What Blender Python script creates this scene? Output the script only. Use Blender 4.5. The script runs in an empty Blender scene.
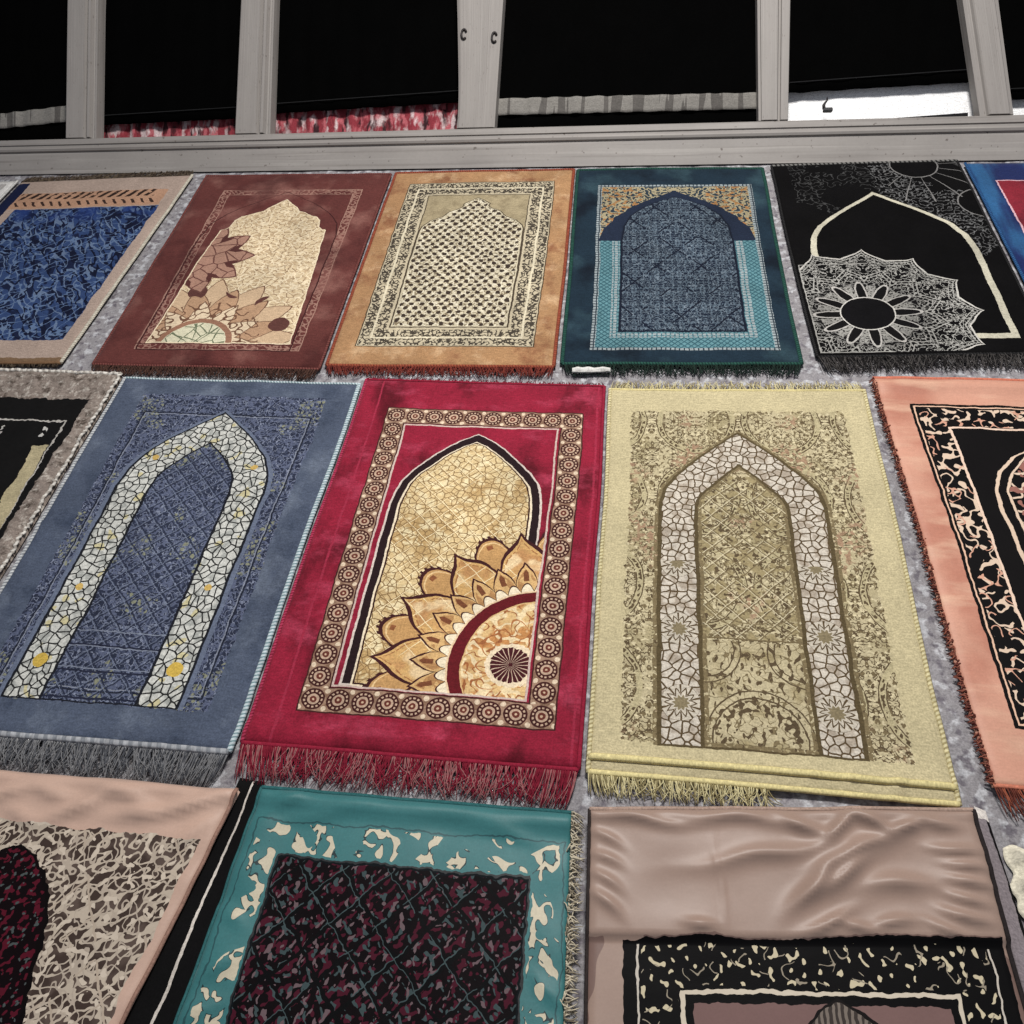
import bpy, bmesh, math, random
from mathutils import Vector, Matrix, noise as mnoise
random.seed(7)
scene = bpy.context.scene
COL = scene.collection

# ------------------------------------------------------------------ colour / node DSL
def lin(c):
    c /= 255.0
    return c / 12.92 if c <= 0.04045 else ((c + 0.055) / 1.055) ** 2.4
def rgb(r, g, b, k=.15):
    m = .3 * r + .55 * g + .15 * b
    return tuple(lin(c + (m - c) * k) for c in (r, g, b)) + (1.0,)

class X:
    """a float socket with arithmetic that writes Math nodes"""
    def __init__(s, m, k): s.m = m; s.k = k
    def _o(s, op, *a): return s.m.math(op, s, *a)
    def __add__(s, o): return s._o('ADD', o)
    __radd__ = __add__
    def __sub__(s, o): return s._o('SUBTRACT', o)
    def __rsub__(s, o): return s.m.math('SUBTRACT', o, s)
    def __mul__(s, o): return s._o('MULTIPLY', o)
    __rmul__ = __mul__
    def __truediv__(s, o): return s._o('DIVIDE', o)
    def __neg__(s): return s._o('MULTIPLY', -1.0)
    def __abs__(s): return s._o('ABSOLUTE')
    def __lt__(s, o): return s._o('LESS_THAN', o)
    def __gt__(s, o): return s._o('GREATER_THAN', o)
    def mod(s, o): return s._o('FLOORED_MODULO', o)
    def mx(s, o): return s._o('MAXIMUM', o)
    def mn(s, o): return s._o('MINIMUM', o)
    def pw(s, o): return s._o('POWER', o)
    def sqrt(s): return s._o('SQRT')
    def sin(s): return s._o('SINE')
    def inv(s): return s.m.math('SUBTRACT', 1.0, s)
    def rep(s, p, ph=0.0):      # centred repeat, -p/2..p/2
        return (s + (p / 2 - ph)).mod(p) - p / 2

class Mat:
    def __init__(s, name, base, rough=.9, nap=.16, bump=.35, sheen=.0, fine=900., spec=.12, warp=.0025, napscale=7., grain=.18):
        s.mat = bpy.data.materials.new(name); s.mat.use_nodes = True
        s.nt = s.mat.node_tree; s.N = s.nt.nodes; s.L = s.nt.links
        s.b = s.N['Principled BSDF']
        s.b.inputs['Roughness'].default_value = rough
        s.b.inputs['Specular IOR Level'].default_value = spec
        if sheen:
            s.b.inputs['Sheen Weight'].default_value = sheen
            s.b.inputs['Sheen Roughness'].default_value = .4
        uv = s.N.new('ShaderNodeUVMap'); uv.uv_map = 'UVMap'
        sep = s.N.new('ShaderNodeSeparateXYZ'); s.L.new(uv.outputs[0], sep.inputs[0])
        s.rx = X(s, sep.outputs[0]); s.ry = X(s, sep.outputs[1])
        s.x, s.y = s.rx, s.ry
        if warp:
            n1 = s.noise(14, 2, seed=.3); n2 = s.noise(14, 2, seed=5.7)
            s.x = s.rx + (n1 - .5) * (warp * 4); s.y = s.ry + (n2 - .5) * (warp * 4)
            n3 = s.noise(75, 1, seed=2.2); n4 = s.noise(75, 1, seed=8.1)
            s.x = s.x + (n3 - .5) * (warp * 1.6); s.y = s.y + (n4 - .5) * (warp * 1.6)
        s.col = None; s.base = base; s.nap = nap; s.bump = bump; s.fine = fine; s.napscale = napscale; s.grain = grain
        s.hgt = None; s.satin = None; s.spec = spec; s.sheen = sheen
    def _in(s, sock, v):
        if isinstance(v, X): s.L.new(v.k, sock)
        else: sock.default_value = v
    def math(s, op, *a):
        n = s.N.new('ShaderNodeMath'); n.operation = op
        for i, v in enumerate(a): s._in(n.inputs[i], v)
        return X(s, n.outputs[0])
    def vec(s, x, y):
        n = s.N.new('ShaderNodeCombineXYZ'); s._in(n.inputs[0], x); s._in(n.inputs[1], y); return n.outputs[0]
    def noise(s, scale, detail=1, x=None, y=None, seed=0., rough=.5):
        n = s.N.new('ShaderNodeTexNoise'); n.noise_dimensions = '2D'
        s.L.new(s.vec((s.rx if x is None else x) + seed, (s.ry if y is None else y) + seed * 1.7), n.inputs['Vector'])
        n.inputs['Scale'].default_value = scale; n.inputs['Detail'].default_value = detail; n.inputs['Roughness'].default_value = rough
        return X(s, n.outputs['Fac'])
    def vor(s, scale, x=None, y=None, feat='DISTANCE_TO_EDGE', rand=1.0, seed=0.):
        n = s.N.new('ShaderNodeTexVoronoi'); n.voronoi_dimensions = '2D'; n.feature = feat
        s.L.new(s.vec((s.x if x is None else x) + seed, (s.y if y is None else y) + seed), n.inputs['Vector'])
        n.inputs['Scale'].default_value = scale; n.inputs['Randomness'].default_value = rand
        return X(s, n.outputs['Distance'])
    def squig(s, scale, w, x=None, y=None, seed=0., detail=.6):      # winding stems
        return abs(s.noise(scale, detail, s.x if x is None else x, s.y if y is None else y, seed) - .5) < w
    def blob(s, scale, thr, x=None, y=None, seed=0., detail=.6):
        return s.noise(scale, detail, s.x if x is None else x, s.y if y is None else y, seed) > thr
    def soft(s, e, a, b):                                             # gradual 0..1
        n = s.N.new('ShaderNodeMapRange'); n.interpolation_type = 'SMOOTHSTEP'
        s._in(n.inputs[0], e); n.inputs[1].default_value = a; n.inputs[2].default_value = b
        return X(s, n.outputs[0])
    def lat(s, p, w, x=None, y=None, asp=1.0):                        # diamond lattice lines
        x = s.x if x is None else x; y = s.y if y is None else y
        a = abs((x + y * asp).rep(p)); b = abs((x - y * asp).rep(p))
        return a.mn(b) < w
    def rect(s, x0, x1, y0, y1, x=None, y=None):                      # signed distance, <0 inside
        x = s.x if x is None else x; y = s.y if y is None else y
        return (abs(x - (x0 + x1) / 2) - (x1 - x0) / 2).mx(abs(y - (y0 + y1) / 2) - (y1 - y0) / 2)
    def band(s, d, a, b): return (d > a) * (d < b)
    def curve(s, v, pts, L=1.2, H=.5):
        n = s.N.new('ShaderNodeFloatCurve'); c = n.mapping.curves[0]
        pts = sorted(pts)
        while len(c.points) < len(pts): c.points.new(.5, .5)
        for p, (a, b) in zip(c.points, pts): p.location = (a / L, max(b, 0) / H); p.handle_type = 'VECTOR'
        n.mapping.update()
        s._in(n.inputs['Value'], v / L)
        return X(s, n.outputs[0]) * H
    def arch(s, cx, pts, off=0., sub=6):
        """|x-cx| - halfwidth(y); pts = [(y, hw)] from apex down; off<0 shrinks"""
        P = smooth(pts, sub)
        if off: P = offset(P, off)
        top = P[0][0]; bot = P[-1][0]
        d = abs(s.x - cx) - s.curve(s.y, P)
        return d.mx(top - s.y).mx(s.y - bot)
    def polar(s, cx, cy):
        a = s.x - cx; b = s.y - cy
        return (a * a + b * b).sqrt(), s.math('ARCTAN2', -b, a)
    def petal(s, ang, n, phase=0.):                                    # 0 on a petal's axis, 1 between petals
        st = 2 * math.pi / n
        return abs(ang.rep(st, math.radians(phase))) / (st / 2)
    def layer(s, c, mask):
        n = s.N.new('ShaderNodeMix'); n.data_type = 'RGBA'
        s._in(n.inputs[0], mask)
        s._c(n.inputs[6], s.col if s.col is not None else s.base); s._c(n.inputs[7], c)
        s.col = n.outputs[2]
    def _c(s, sock, c):
        if isinstance(c, tuple): sock.default_value = c
        else: s.L.new(c, sock)
    def relief(s, e): s.hgt = e if s.hgt is None else s.hgt + e
    def done(s):
        # worn / brushed pile: random tone noise, velvet nap sheen put into the colour
        nz = s.noise(s.napscale, 5, seed=3.1, rough=.62)
        f = (nz - .5) * (s.nap * 4) + 1.0
        fz = s.noise(s.fine * .3, 2, seed=1.1)
        f = f * ((fz - .5) * (s.grain * 4.4) + 1.0)
        st = s.noise(150, 3, s.rx * .45, s.ry * 1.2, seed=4.4, rough=.7)
        f = f * ((st - .5) * (s.grain * 4) + 1.0)
        n = s.N.new('ShaderNodeMix'); n.data_type = 'RGBA'; n.blend_type = 'MULTIPLY'; n.inputs[0].default_value = 1
        s._c(n.inputs[6], s.col if s.col is not None else s.base)
        cb = s.N.new('ShaderNodeCombineColor')
        for i in range(3): s.L.new(f.k, cb.inputs[i])
        s.L.new(cb.outputs[0], n.inputs[7])
        s.L.new(n.outputs[2], s.b.inputs['Base Color'])
        if s.satin is not None:      # smooth satin cloth only where the plain border is, matt pile elsewhere
            s.L.new((s.satin * s.sheen).k, s.b.inputs['Sheen Weight']); s.L.new((s.satin * (s.spec - .05) + .05).k, s.b.inputs['Specular IOR Level'])
        bp = s.N.new('ShaderNodeBump'); bp.inputs['Strength'].default_value = s.bump; bp.inputs['Distance'].default_value = .002
        h = s.noise(s.fine, 2) * (.6 * min(1., s.grain * 6 + .1)) + s.noise(60, 3) * (.9 * min(1., s.grain * 6 + .1))
        if s.hgt is not None: h = h + s.hgt
        s.L.new(h.k, bp.inputs['Height']); s.L.new(bp.outputs[0], s.b.inputs['Normal'])
        return s.mat

def smooth(pts, sub):
    if sub <= 1: return list(pts)
    return list(pts)
def offset(P, off):
    """move a half-width outline inward (off<0) along its normal"""
    poly = [(y, w) for y, w in P]
    out = []
    n = len(poly)
    segs = []
    for i in range(n - 1):
        (y0, w0), (y1, w1) = poly[i], poly[i + 1]
        l = math.hypot(y1 - y0, w1 - w0)
        ny, nw = -(w1 - w0) / l, (y1 - y0) / l        # outward normal (wider / upward)
        segs.append(((y0 + ny * off, w0 + nw * off), (y1 + ny * off, w1 + nw * off)))
    def at0(a, b):
        t = (0 - a[1]) / (b[1] - a[1]) if abs(b[1] - a[1]) > 1e-9 else 0
        return (a[0] + t * (b[0] - a[0]), 0.0)
    out.append(at0(*segs[0]))
    for i in range(len(segs) - 1):
        (a, b), (c, d) = segs[i], segs[i + 1]
        r = (b[0] - a[0], b[1] - a[1]); q = (d[0] - c[0], d[1] - c[1])
        den = r[0] * q[1] - r[1] * q[0]
        if abs(den) < 1e-9: out.append(b); continue
        t = ((c[0] - a[0]) * q[1] - (c[1] - a[1]) * q[0]) / den
        out.append((a[0] + t * r[0], a[1] + t * r[1]))
    out.append((poly[-1][0], segs[-1][1][1]))
    return out

def plain(name, c, **k): return Mat(name, c, **k).done()

# ------------------------------------------------------------------ object helpers
def link(name, me, mat=None, parent=None, smooth_=True):
    o = bpy.data.objects.new(name, me); COL.objects.link(o)
    if mat: me.materials.append(mat)
    if parent: o.parent = parent
    if smooth_:
        for p in me.polygons: p.use_smooth = True
    return o
def tag(o, label, cat, group=None):
    o['label'] = label; o['category'] = cat
    if group: o['group'] = group
    return o
def mesh(name, verts, faces, uvs=None):
    me = bpy.data.meshes.new(name); me.from_pydata([tuple(v) for v in verts], [], faces); me.update()
    if uvs is not None:
        l = me.uv_layers.new(name='UVMap')
        for lp in me.loops: l.data[lp.index].uv = uvs[lp.vertex_index]
    return me
def nz(x, y, z=0.): return mnoise.noise(Vector((x, y, z)))
def sst(a, b, t):
    t = max(0., min(1., (t - a) / (b - a))); return t * t * (3 - 2 * t)

TS = {'b': 1, 't': -1, 'l': 1, 'r': -1}
GROUP = 'prayer rugs laid out in rows'
class Rug:
    def __init__(s, quad, label, mat, seed=0, thick=.008, wob=.004, amp=.003, zfun=None, nx=64, ny=100, name='prayer_rug', cat='prayer rug', wl=None, z0=.0):
        s.q = [Vector((p[0], p[1], 0)) for p in quad]; s.seed = seed; s.wob = wob; s.amp = amp; s.zf = zfun; s.th = thick; s.z0 = z0
        q = s.q
        s.W = ((q[1] - q[0]).length + (q[2] - q[3]).length) / 2
        s.Lh = ((q[3] - q[0]).length + (q[2] - q[1]).length) / 2
        s.c = sum(q, Vector()) / 4
        e = bpy.data.objects.new(name, None); COL.objects.link(e); e.location = s.c; e.empty_display_size = .1
        tag(e, label, cat, GROUP); s.e = e
        vs, uv, fs = [], [], []
        for j in range(ny + 1):
            for i in range(nx + 1):
                u, v = i / nx, j / ny
                vs.append(s.P(u, v) - s.c); uv.append((u * s.W, v * s.Lh))
        idx = lambda i, j: j * (nx + 1) + i
        for j in range(ny):
            for i in range(nx): fs.append((idx(i, j), idx(i, j + 1), idx(i + 1, j + 1), idx(i + 1, j)))
        ring = [idx(i, 0) for i in range(nx)] + [idx(nx, j) for j in range(ny)] + [idx(i, ny) for i in range(nx, 0, -1)] + [idx(0, j) for j in range(ny, 0, -1)]
        b0 = len(vs)
        for k in ring:
            p = vs[k].copy(); p.z = .0008 + s.z0; vs.append(p); uv.append(uv[k])
        n = len(ring)
        for k in range(n):
            a, b = ring[k], ring[(k + 1) % n]; fs.append((a, b, b0 + (k + 1) % n, b0 + k))
        fs.append(tuple(b0 + k for k in range(n - 1, -1, -1)))
        me = mesh('pile', vs, fs, uv)
        s.pile = link('pile', me, mat, e)
    def P(s, u, v, dz=0.):
        q = s.q
        p = (q[0] * (1 - u) + q[1] * u) * (1 - v) + (q[3] * (1 - u) + q[2] * u) * v
        sd = s.seed * 3.7
        p = p + Vector((nz(p.x * 3, p.y * 3, 1.5), nz(p.x * 3, p.y * 3, 9.5), 0)) * s.wob
        x, y = u * s.W, v * s.Lh
        ed = min(x, s.W - x, y, s.Lh - y)
        z = s.th * (.45 + .55 * sst(0, .012, ed)) + s.amp * (.5 + .5 * nz(x * 4, y * 4, sd)) + s.amp * .35 * nz(x * 14, y * 14, sd + 3)
        if s.zf: z += s.zf(x, y, s.W, s.Lh)
        p.z = max(z, .002) + s.z0 + dz
        return p
    def edge(s, side, t):
        return {'t': (t, 0), 'b': (t, 1), 'l': (0, t), 'r': (1, t)}[side]
    def binding(s, side, r, mat, n=110, t0=0., t1=1., name='binding', label=None, rough=0., inset=0.):
        """stitched edging cord along one side"""
        pts = []
        for k in range(n + 1):
            u, v = s.edge(side, t0 + (t1 - t0) * k / n)
            if inset:
                if side == 'b': v = 1 - inset / s.Lh
                if side == 't': v = inset / s.Lh
            p = s.P(u, v) - s.c
            p.z += .001
            if rough: p += Vector((random.uniform(-1, 1), random.uniform(-1, 1), random.uniform(0, 1))) * rough
            pts.append(p)
        me = tube(pts, [r] * len(pts), 6, flat=.7)
        o = link(name, me, mat, s.e)
        if label: o['label'] = label
        return o
    def fringe(s, side, length, mat, count=190, r=.0011, jit=.25, label=None, z=.004, t0=0., t1=1., lean=.35):
        vs, fs, uvs = [], [], []
        if side in 'tb': dirv = ((s.q[3] - s.q[0]) + (s.q[2] - s.q[1])).normalized() * (1 if side == 'b' else -1)
        else: dirv = ((s.q[1] - s.q[0]) + (s.q[2] - s.q[3])).normalized() * (1 if side == 'r' else -1)
        tan = Vector((-dirv.y, dirv.x, 0))
        for k in range(count):
            t = t0 + (t1 - t0) * (k + random.uniform(-.4, .4) + .5) / count
            u, v = s.edge(side, min(1, max(0, t))); p = s.P(u, v) - s.c
            L = length * random.uniform(1 - jit, 1 + jit * .3)
            ang = random.gauss(0, lean); ben = random.gauss(0, .4)
            # strands at the ends turn inwards
            side_room = t * (s.W if side in 'tb' else s.Lh); far = (1 - t) * (s.W if side in 'tb' else s.Lh)
            if side_room < length: ang = abs(ang) * .5 * (TS[side]); ben = abs(ben) * .5 * TS[side]
            elif far < length: ang = -abs(ang) * .5 * (TS[side]); ben = -abs(ben) * .5 * TS[side]
            pts = []
            for m in range(5):
                f = m / 4
                d = dirv * math.cos(ang + ben * f) + tan * math.sin(ang + ben * f)
                q_ = p + d * (L * f) - dirv * .003
                q_.z = p.z * (1 - f) * .8 + (.0018 + random.uniform(0, z)) * (1 if m else .5) * (1 - .3 * f) + s.z0 + .0005
                pts.append(q_)
            add_tube(vs, fs, uvs, pts, [r, r, r * .95, r * .8, r * .45], 4)
        o = link('fringe', mesh('fringe', vs, fs, uvs), mat, s.e)
        if label: o['label'] = label
        return o

def add_tube(vs, fs, uvs, pts, rad, sides, flat=1.):
    b = len(vs); n = len(pts); acc = 0.
    for k, p in enumerate(pts):
        t = (pts[min(k + 1, n - 1)] - pts[max(k - 1, 0)])
        if t.length < 1e-9: t = Vector((0, 1, 0))
        t.normalize()
        a = t.cross(Vector((0, 0, 1)))
        if a.length < 1e-3: a = Vector((1, 0, 0))
        a.normalize(); c = a.cross(t)
        if k: acc += (pts[k] - pts[k - 1]).length
        for m in range(sides):
            th = 2 * math.pi * m / sides
            vs.append(p + a * (math.cos(th) * rad[k]) + c * (math.sin(th) * rad[k] * flat)); uvs.append((acc, m / sides * .02))
    for k in range(n - 1):
        for m in range(sides):
            fs.append((b + k * sides + m, b + k * sides + (m + 1) % sides, b + (k + 1) * sides + (m + 1) % sides, b + (k + 1) * sides + m))
    fs.append(tuple(b + m for m in range(sides - 1, -1, -1))); fs.append(tuple(b + (n - 1) * sides + m for m in range(sides)))
def tube(pts, rad, sides=8, flat=1., name='tube'):
    vs, fs, uvs = [], [], []; add_tube(vs, fs, uvs, pts, rad, sides, flat); return mesh(name, vs, fs, uvs)

def cord(name, a, b, p=.008, w=.45):
    """whip-stitched edging: two tones repeating along the cord"""
    m = Mat(name, a, nap=.1, warp=0, fine=500)
    m.layer(b, (m.rx + m.ry * .6).mod(p) < p * w)
    m.relief((m.rx + m.ry * .6).mod(p) * 120)
    return m.done()
def yarn(name, a, b, f=.5):
    """fringe yarn, two tones from strand to strand"""
    m = Mat(name, a, nap=.1, warp=0, fine=500)
    tc = m.N.new('ShaderNodeNewGeometry'); m.layer(b, X(m, tc.outputs['Random Per Island']) > f)
    return m.done()

# ------------------------------------------------------------------ the setting: floor
def build_floor():
    m = Mat('crumpled_grey_ground_cover', rgb(140, 136, 139), rough=.7, nap=.12, bump=.6, spec=.3, warp=0, napscale=3)
    m.layer(rgb(178, 178, 182), m.soft(m.noise(40, 3, seed=2.), .5, .66)); m.layer(rgb(104, 98, 106), m.soft(m.noise(50, 3, seed=9.), .5, .72))
    m.relief(m.vor(38, m.rx + m.noise(9, 2) * .05, m.ry + m.noise(9, 2, seed=4.) * .05) * 2.2)
    mat = m.done()
    vs, fs, uv = [], [], []
    x0, x1, y0, y1 = -3.6, 2.7, -.9, 4.4; st = .02
    nx = int((x1 - x0) / st); ny = int((y1 - y0) / st)
    for j in range(ny + 1):
        for i in range(nx + 1):
            x = x0 + (x1 - x0) * i / nx; y = y0 + (y1 - y0) * j / ny
            d = nz(x * 16, y * 16, 2.) + .6 * abs(nz(x * 30, y * 30, 7.))
            vs.append((x, y, -.006 + .0035 * d)); uv.append((x, y))
    for j in range(ny):
        for i in range(nx):
            a = j * (nx + 1) + i; fs.append((a, a + 1, a + nx + 2, a + nx + 1))
    o = link('floor', mesh('floor', vs, fs, uv), mat, None, smooth_=False); o['kind'] = 'structure'
build_floor()

# ------------------------------------------------------------------ leaning window frame
A0 = Vector((-2.34834, 2.87423, .001)); D = Vector((.99935563, -.03589407, 0)); T = Vector((.02765184, .76987699, .63759297)); NN = Vector((-.02288581, -.63718211, .77037342))
def fr(s, t, n=0.): return A0 + D * s + T * t + NN * n

def paint_mat(name, c=rgb(146, 140, 135)):
    m = Mat(name, c, rough=.6, nap=.07, bump=.12, spec=.25, warp=0, fine=300, napscale=4, grain=.02)
    g = m.noise(5, 4, m.rx * .25, m.ry * 12, seed=1.); m.layer(rgb(122, 115, 110), m.soft(g, .5, .8) * .7)
    m.layer(rgb(166, 160, 154), m.soft(m.noise(7, 4, m.rx * .2, m.ry * 9, seed=6.), .5, .75) * .6)
    m.layer(rgb(80, 68, 62), m.soft(m.noise(45, 3, seed=3.), .70, .78) * .7)
    return m.done()
PAINT = paint_mat('worn_grey_white_paint')

def extrude(name, prof, ends, mat, parent=None, closed=True, n=40):
    """prof: list of 2-tuples (a, b); ends: callable(f, a, b)->Vector for f in 0..1"""
    vs, fs, uv = [], [], []; k = len(prof)
    for i in range(n + 1):
        f = i / n; acc = 0
        for j, (a, b) in enumerate(prof):
            p = ends(f, a, b)
            vs.append(p)
            if j: acc += math.hypot(prof[j][0] - prof[j - 1][0], prof[j][1] - prof[j - 1][1])
            uv.append(((ends(f, *prof[0]) - ends(0, *prof[0])).length, acc))
    for i in range(n):
        for j in range(k):
            j2 = (j + 1) % k
            fs.append((i * k + j, i * k + j2, (i + 1) * k + j2, (i + 1) * k + j))
    fs.append(tuple(range(k - 1, -1, -1))); fs.append(tuple(n * k + j for j in range(k)))
    o = link(name, mesh(name, vs, fs, uv), mat, parent, smooth_=False)
    bm = bmesh.new(); bm.from_mesh(o.data); bmesh.ops.recalc_face_normals(bm, faces=bm.faces); bm.to_mesh(o.data); bm.free()
    return o

S0, S1 = -.7, 4.6
rail_prof = [(0, 0), (.082, 0), (.0835, -.004), (.0875, -.004), (.089, .004), (.096, .0075), (.101, .006), (.1035, -.001), (.113, -.001), (.1145, .004), (.134, .002), (.139, -.004), (.141, -.014), (.141, -.05), (.045, -.038)]
def rail_e(f, a, b):
    s = S0 + (S1 - S0) * f
    k = 1 + .028 * (s - 1.8)
    return fr(s, a * k, b)
extrude('trim_1', rail_prof, rail_e, PAINT, n=60)['kind'] = 'structure'

post_data = [  # s at base left/right (t .137), s at t .65 left/right
    ((.268, .388), (.252, .373)), ((.946, 1.078), (.948, 1.073)), ((1.786, 1.909), (1.752, 1.922)),
    ((2.808, 2.903), (2.781, 2.891)), ((3.508, 3.607), (3.415, 3.522))]
TOPT = 1.2
posts = []
for k, ((a0, a1), (b0, b1)) in enumerate(post_data):
    t0, t1 = .1385, .65
    prof = [(0, -.055), (0, -.002), (.02, 0), (.60, 0), (.63, -.006), (.66, -.012), (.70, -.012), (.725, -.002), (.74, .003), (.82, .003), (.84, -.004), (.87, -.013), (.91, -.016), (.94, -.009), (1.0, -.009), (1.0, -.055)]
    if k == 2:
        prof = [(0, -.055), (0, -.004), (.06, 0), (.94, 0), (1.0, -.004), (1.0, -.055)]
    if k == 3:
        prof = [(0, -.055), (0, -.006), (.08, -.006), (.1, 0), (.2, .001), (.62, .001), (.66, -.008), (.72, -.008), (.74, .0), (.98, .0), (1.0, -.004), (1.0, -.055)]
    if k == 4:
        prof = [(0, -.055), (0, -.012), (.2, -.012), (.24, -.002), (.28, .002), (.86, .002), (.9, -.004), (1.0, -.006), (1, -.055)]
    base = .1415 * (1 + .028 * ((a0 + a1) / 2 - 1.8)) + .0005
    def pe(f, a, b, a0=a0, a1=a1, b0=b0, b1=b1, k=k, base=base):
        t = base + (TOPT - base) * f
        g = (t - .1385) / (.65 - .1385); g = min(g, 1.0)
        flare = .0
        if k == 2: flare = .012 * math.exp(-f * 14)
        l = a0 + (b0 - a0) * g - flare; r = a1 + (b1 - a1) * g
        return fr(l + (r - l) * a, t, b)
    o = extrude('trim_%d' % (k + 2), prof, pe, PAINT, n=30); o['kind'] = 'structure'
    posts.append(o)
# one more post outside the frame at each end, and the head rail
for j, (l, r) in enumerate(((-.62, -.5), (4.35, 4.47))):
    o = extrude('trim_%d' % (7 + j), [(0, -.05), (0, 0), (1, 0), (1, -.05)], lambda f, a, b, l=l, r=r: fr(l + (r - l) * a, .147 + 1.05 * f, b), PAINT, n=4); o['kind'] = 'structure'
o = extrude('trim_9', [(1.2015, -.05), (1.2015, 0), (1.31, 0), (1.31, -.05)], lambda f, a, b: fr(S0 + (S1 - S0) * f, a, b), PAINT, n=8); o['kind'] = 'structure'

# iron eyes on the wide post
iron = plain('blackened_iron', rgb(30, 22, 22), rough=.5, spec=.4, warp=0)
for (s_, t_) in ((1.787, .469), (1.896, .454)):
    pts = []
    for k in range(13):
        th = math.pi * (.15 + 1.6 * k / 12)
        pts.append(fr(s_ + .009 * math.cos(th), t_ + .017 * math.sin(th), .004))
    c = fr(s_, t_)
    me = tube([p - c for p in pts], [.0038] * 13, 6)
    o = link('hook', me, iron, None); o.location = c
    if s_ < 1.85: tag(o, 'black iron hook on left side of the wide knotty grey post', 'hook', 'iron hooks on the wide post')
    else: tag(o, 'black iron hook on right side of the wide knotty grey post', 'hook', 'iron hooks on the wide post')

# blinds: black cloth stretched behind each opening
BLK = Mat('black_blind_cloth', rgb(3, 3, 3), rough=.9, nap=.2, bump=.1, spec=.02, warp=0)
BLK = BLK.done()
GREYHEM = Mat('grey_gathered_hem', rgb(128, 124, 118), nap=.12, warp=0)
GREYHEM.layer(rgb(92, 88, 84), GREYHEM.noise(9, 2, GREYHEM.rx * 3, GREYHEM.ry * .2) > .56)
GREYHEM = GREYHEM.done()
SEAM = plain('dark_seam', rgb(34, 34, 35), warp=0)
BN = -.062
def sheet(name, s0, s1, lo, hi, n0, mat, parent=None, gather=.004, freq=30, ns=60, nt=14, thick=.006, seed=0.):
    """cloth panel in the frame's plane; lo/hi: t at (left,right) of lower and upper edge"""
    vs, fs, uv = [], [], []
    c = fr((s0 + s1) / 2, (lo[0] + lo[1]) / 2, n0)
    for side in (0, 1):
        for j in range(nt + 1):
            for i in range(ns + 1):
                f = i / ns; s = s0 + (s1 - s0) * f
                a = lo[0] + (lo[1] - lo[0]) * f; b = hi[0] + (hi[1] - hi[0]) * f
                t = a + (b - a) * j / nt
                n = n0 + gather * (math.sin(s * freq * 2.1 + 2 * nz(s * 6, seed)) * .5 + nz(s * freq, t * 5, seed)) - side * thick
                vs.append(fr(s, t, n) - c); uv.append((s, t))
    N1 = (ns + 1) * (nt + 1); I = lambda i, j, d: d * N1 + j * (ns + 1) + i
    for j in range(nt):
        for i in range(ns):
            fs.append((I(i, j, 0), I(i + 1, j, 0), I(i + 1, j + 1, 0), I(i, j + 1, 0)))
            fs.append((I(i, j, 1), I(i, j + 1, 1), I(i + 1, j + 1, 1), I(i + 1, j, 1)))
    for i in range(ns):
        fs.append((I(i, 0, 0), I(i, 0, 1), I(i + 1, 0, 1), I(i + 1, 0, 0))); fs.append((I(i, nt, 0), I(i + 1, nt, 0), I(i + 1, nt, 1), I(i, nt, 1)))
    for j in range(nt):
        fs.append((I(0, j, 0), I(0, j + 1, 0), I(0, j + 1, 1), I(0, j, 1))); fs.append((I(ns, j, 0), I(ns, j, 1), I(ns, j + 1, 1), I(ns, j + 1, 0)))
    o = link(name, mesh(name, vs, fs, uv), mat, None)
    if parent is None: o.location = c
    else:
        o.parent = parent; o.location = c - parent.location
    return o
HT = 1.19
BG = 'black blinds behind the frame'
bl = [
    ('black cloth blind with slanting grey hem, left of the first grey post', -.45, .30, (.135, .135), (HT, HT), (-.45, .30, (.170, .228), (.222, .290))),
    ('black cloth blind ending just above red cloth, narrow opening right of first post', .345, .985, (.212, .226), (HT, HT), None),
    ('black cloth blind with a faint seam above red cloth, left of the knotty post', 1.045, 1.845, (.240, .266), (HT, HT), None),
    ('widest black cloth blind with level grey hem, right of the knotty post', 1.86, 2.845, (.135, .135), (HT, HT), (1.86, 2.845, (.208, .209), (.267, .264))),
    ('black cloth blind stopping above a bright white strip', 2.862, 3.56, (.264, .289), (HT, HT), None),
    ('black cloth blind at the far right end of the frame', 3.57, 4.4, (.225, .235), (HT, HT), None),
]
for lab, a, b, lo, hi, hem in bl:
    o = sheet('blind', a, b, lo, hi, BN, BLK, ns=50, nt=20)
    tag(o, lab, 'blind', BG)
    if hem:
        h = sheet('hem', hem[0], hem[1], hem[2], hem[3], BN + .010, GREYHEM, parent=o, gather=.004, freq=40, nt=5, ns=120, thick=.004)
        h['label'] = 'pale grey gathered hem band'
    else:
        k = 20
        pts = [fr(a + (b - a) * i / k, lo[0] + .03 + (lo[1] - lo[0] + .008) * i / k, BN + .006) - o.location for i in range(k + 1)]
        link('seam', tube(pts, [.0022] * (k + 1), 5), SEAM, o)
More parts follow.
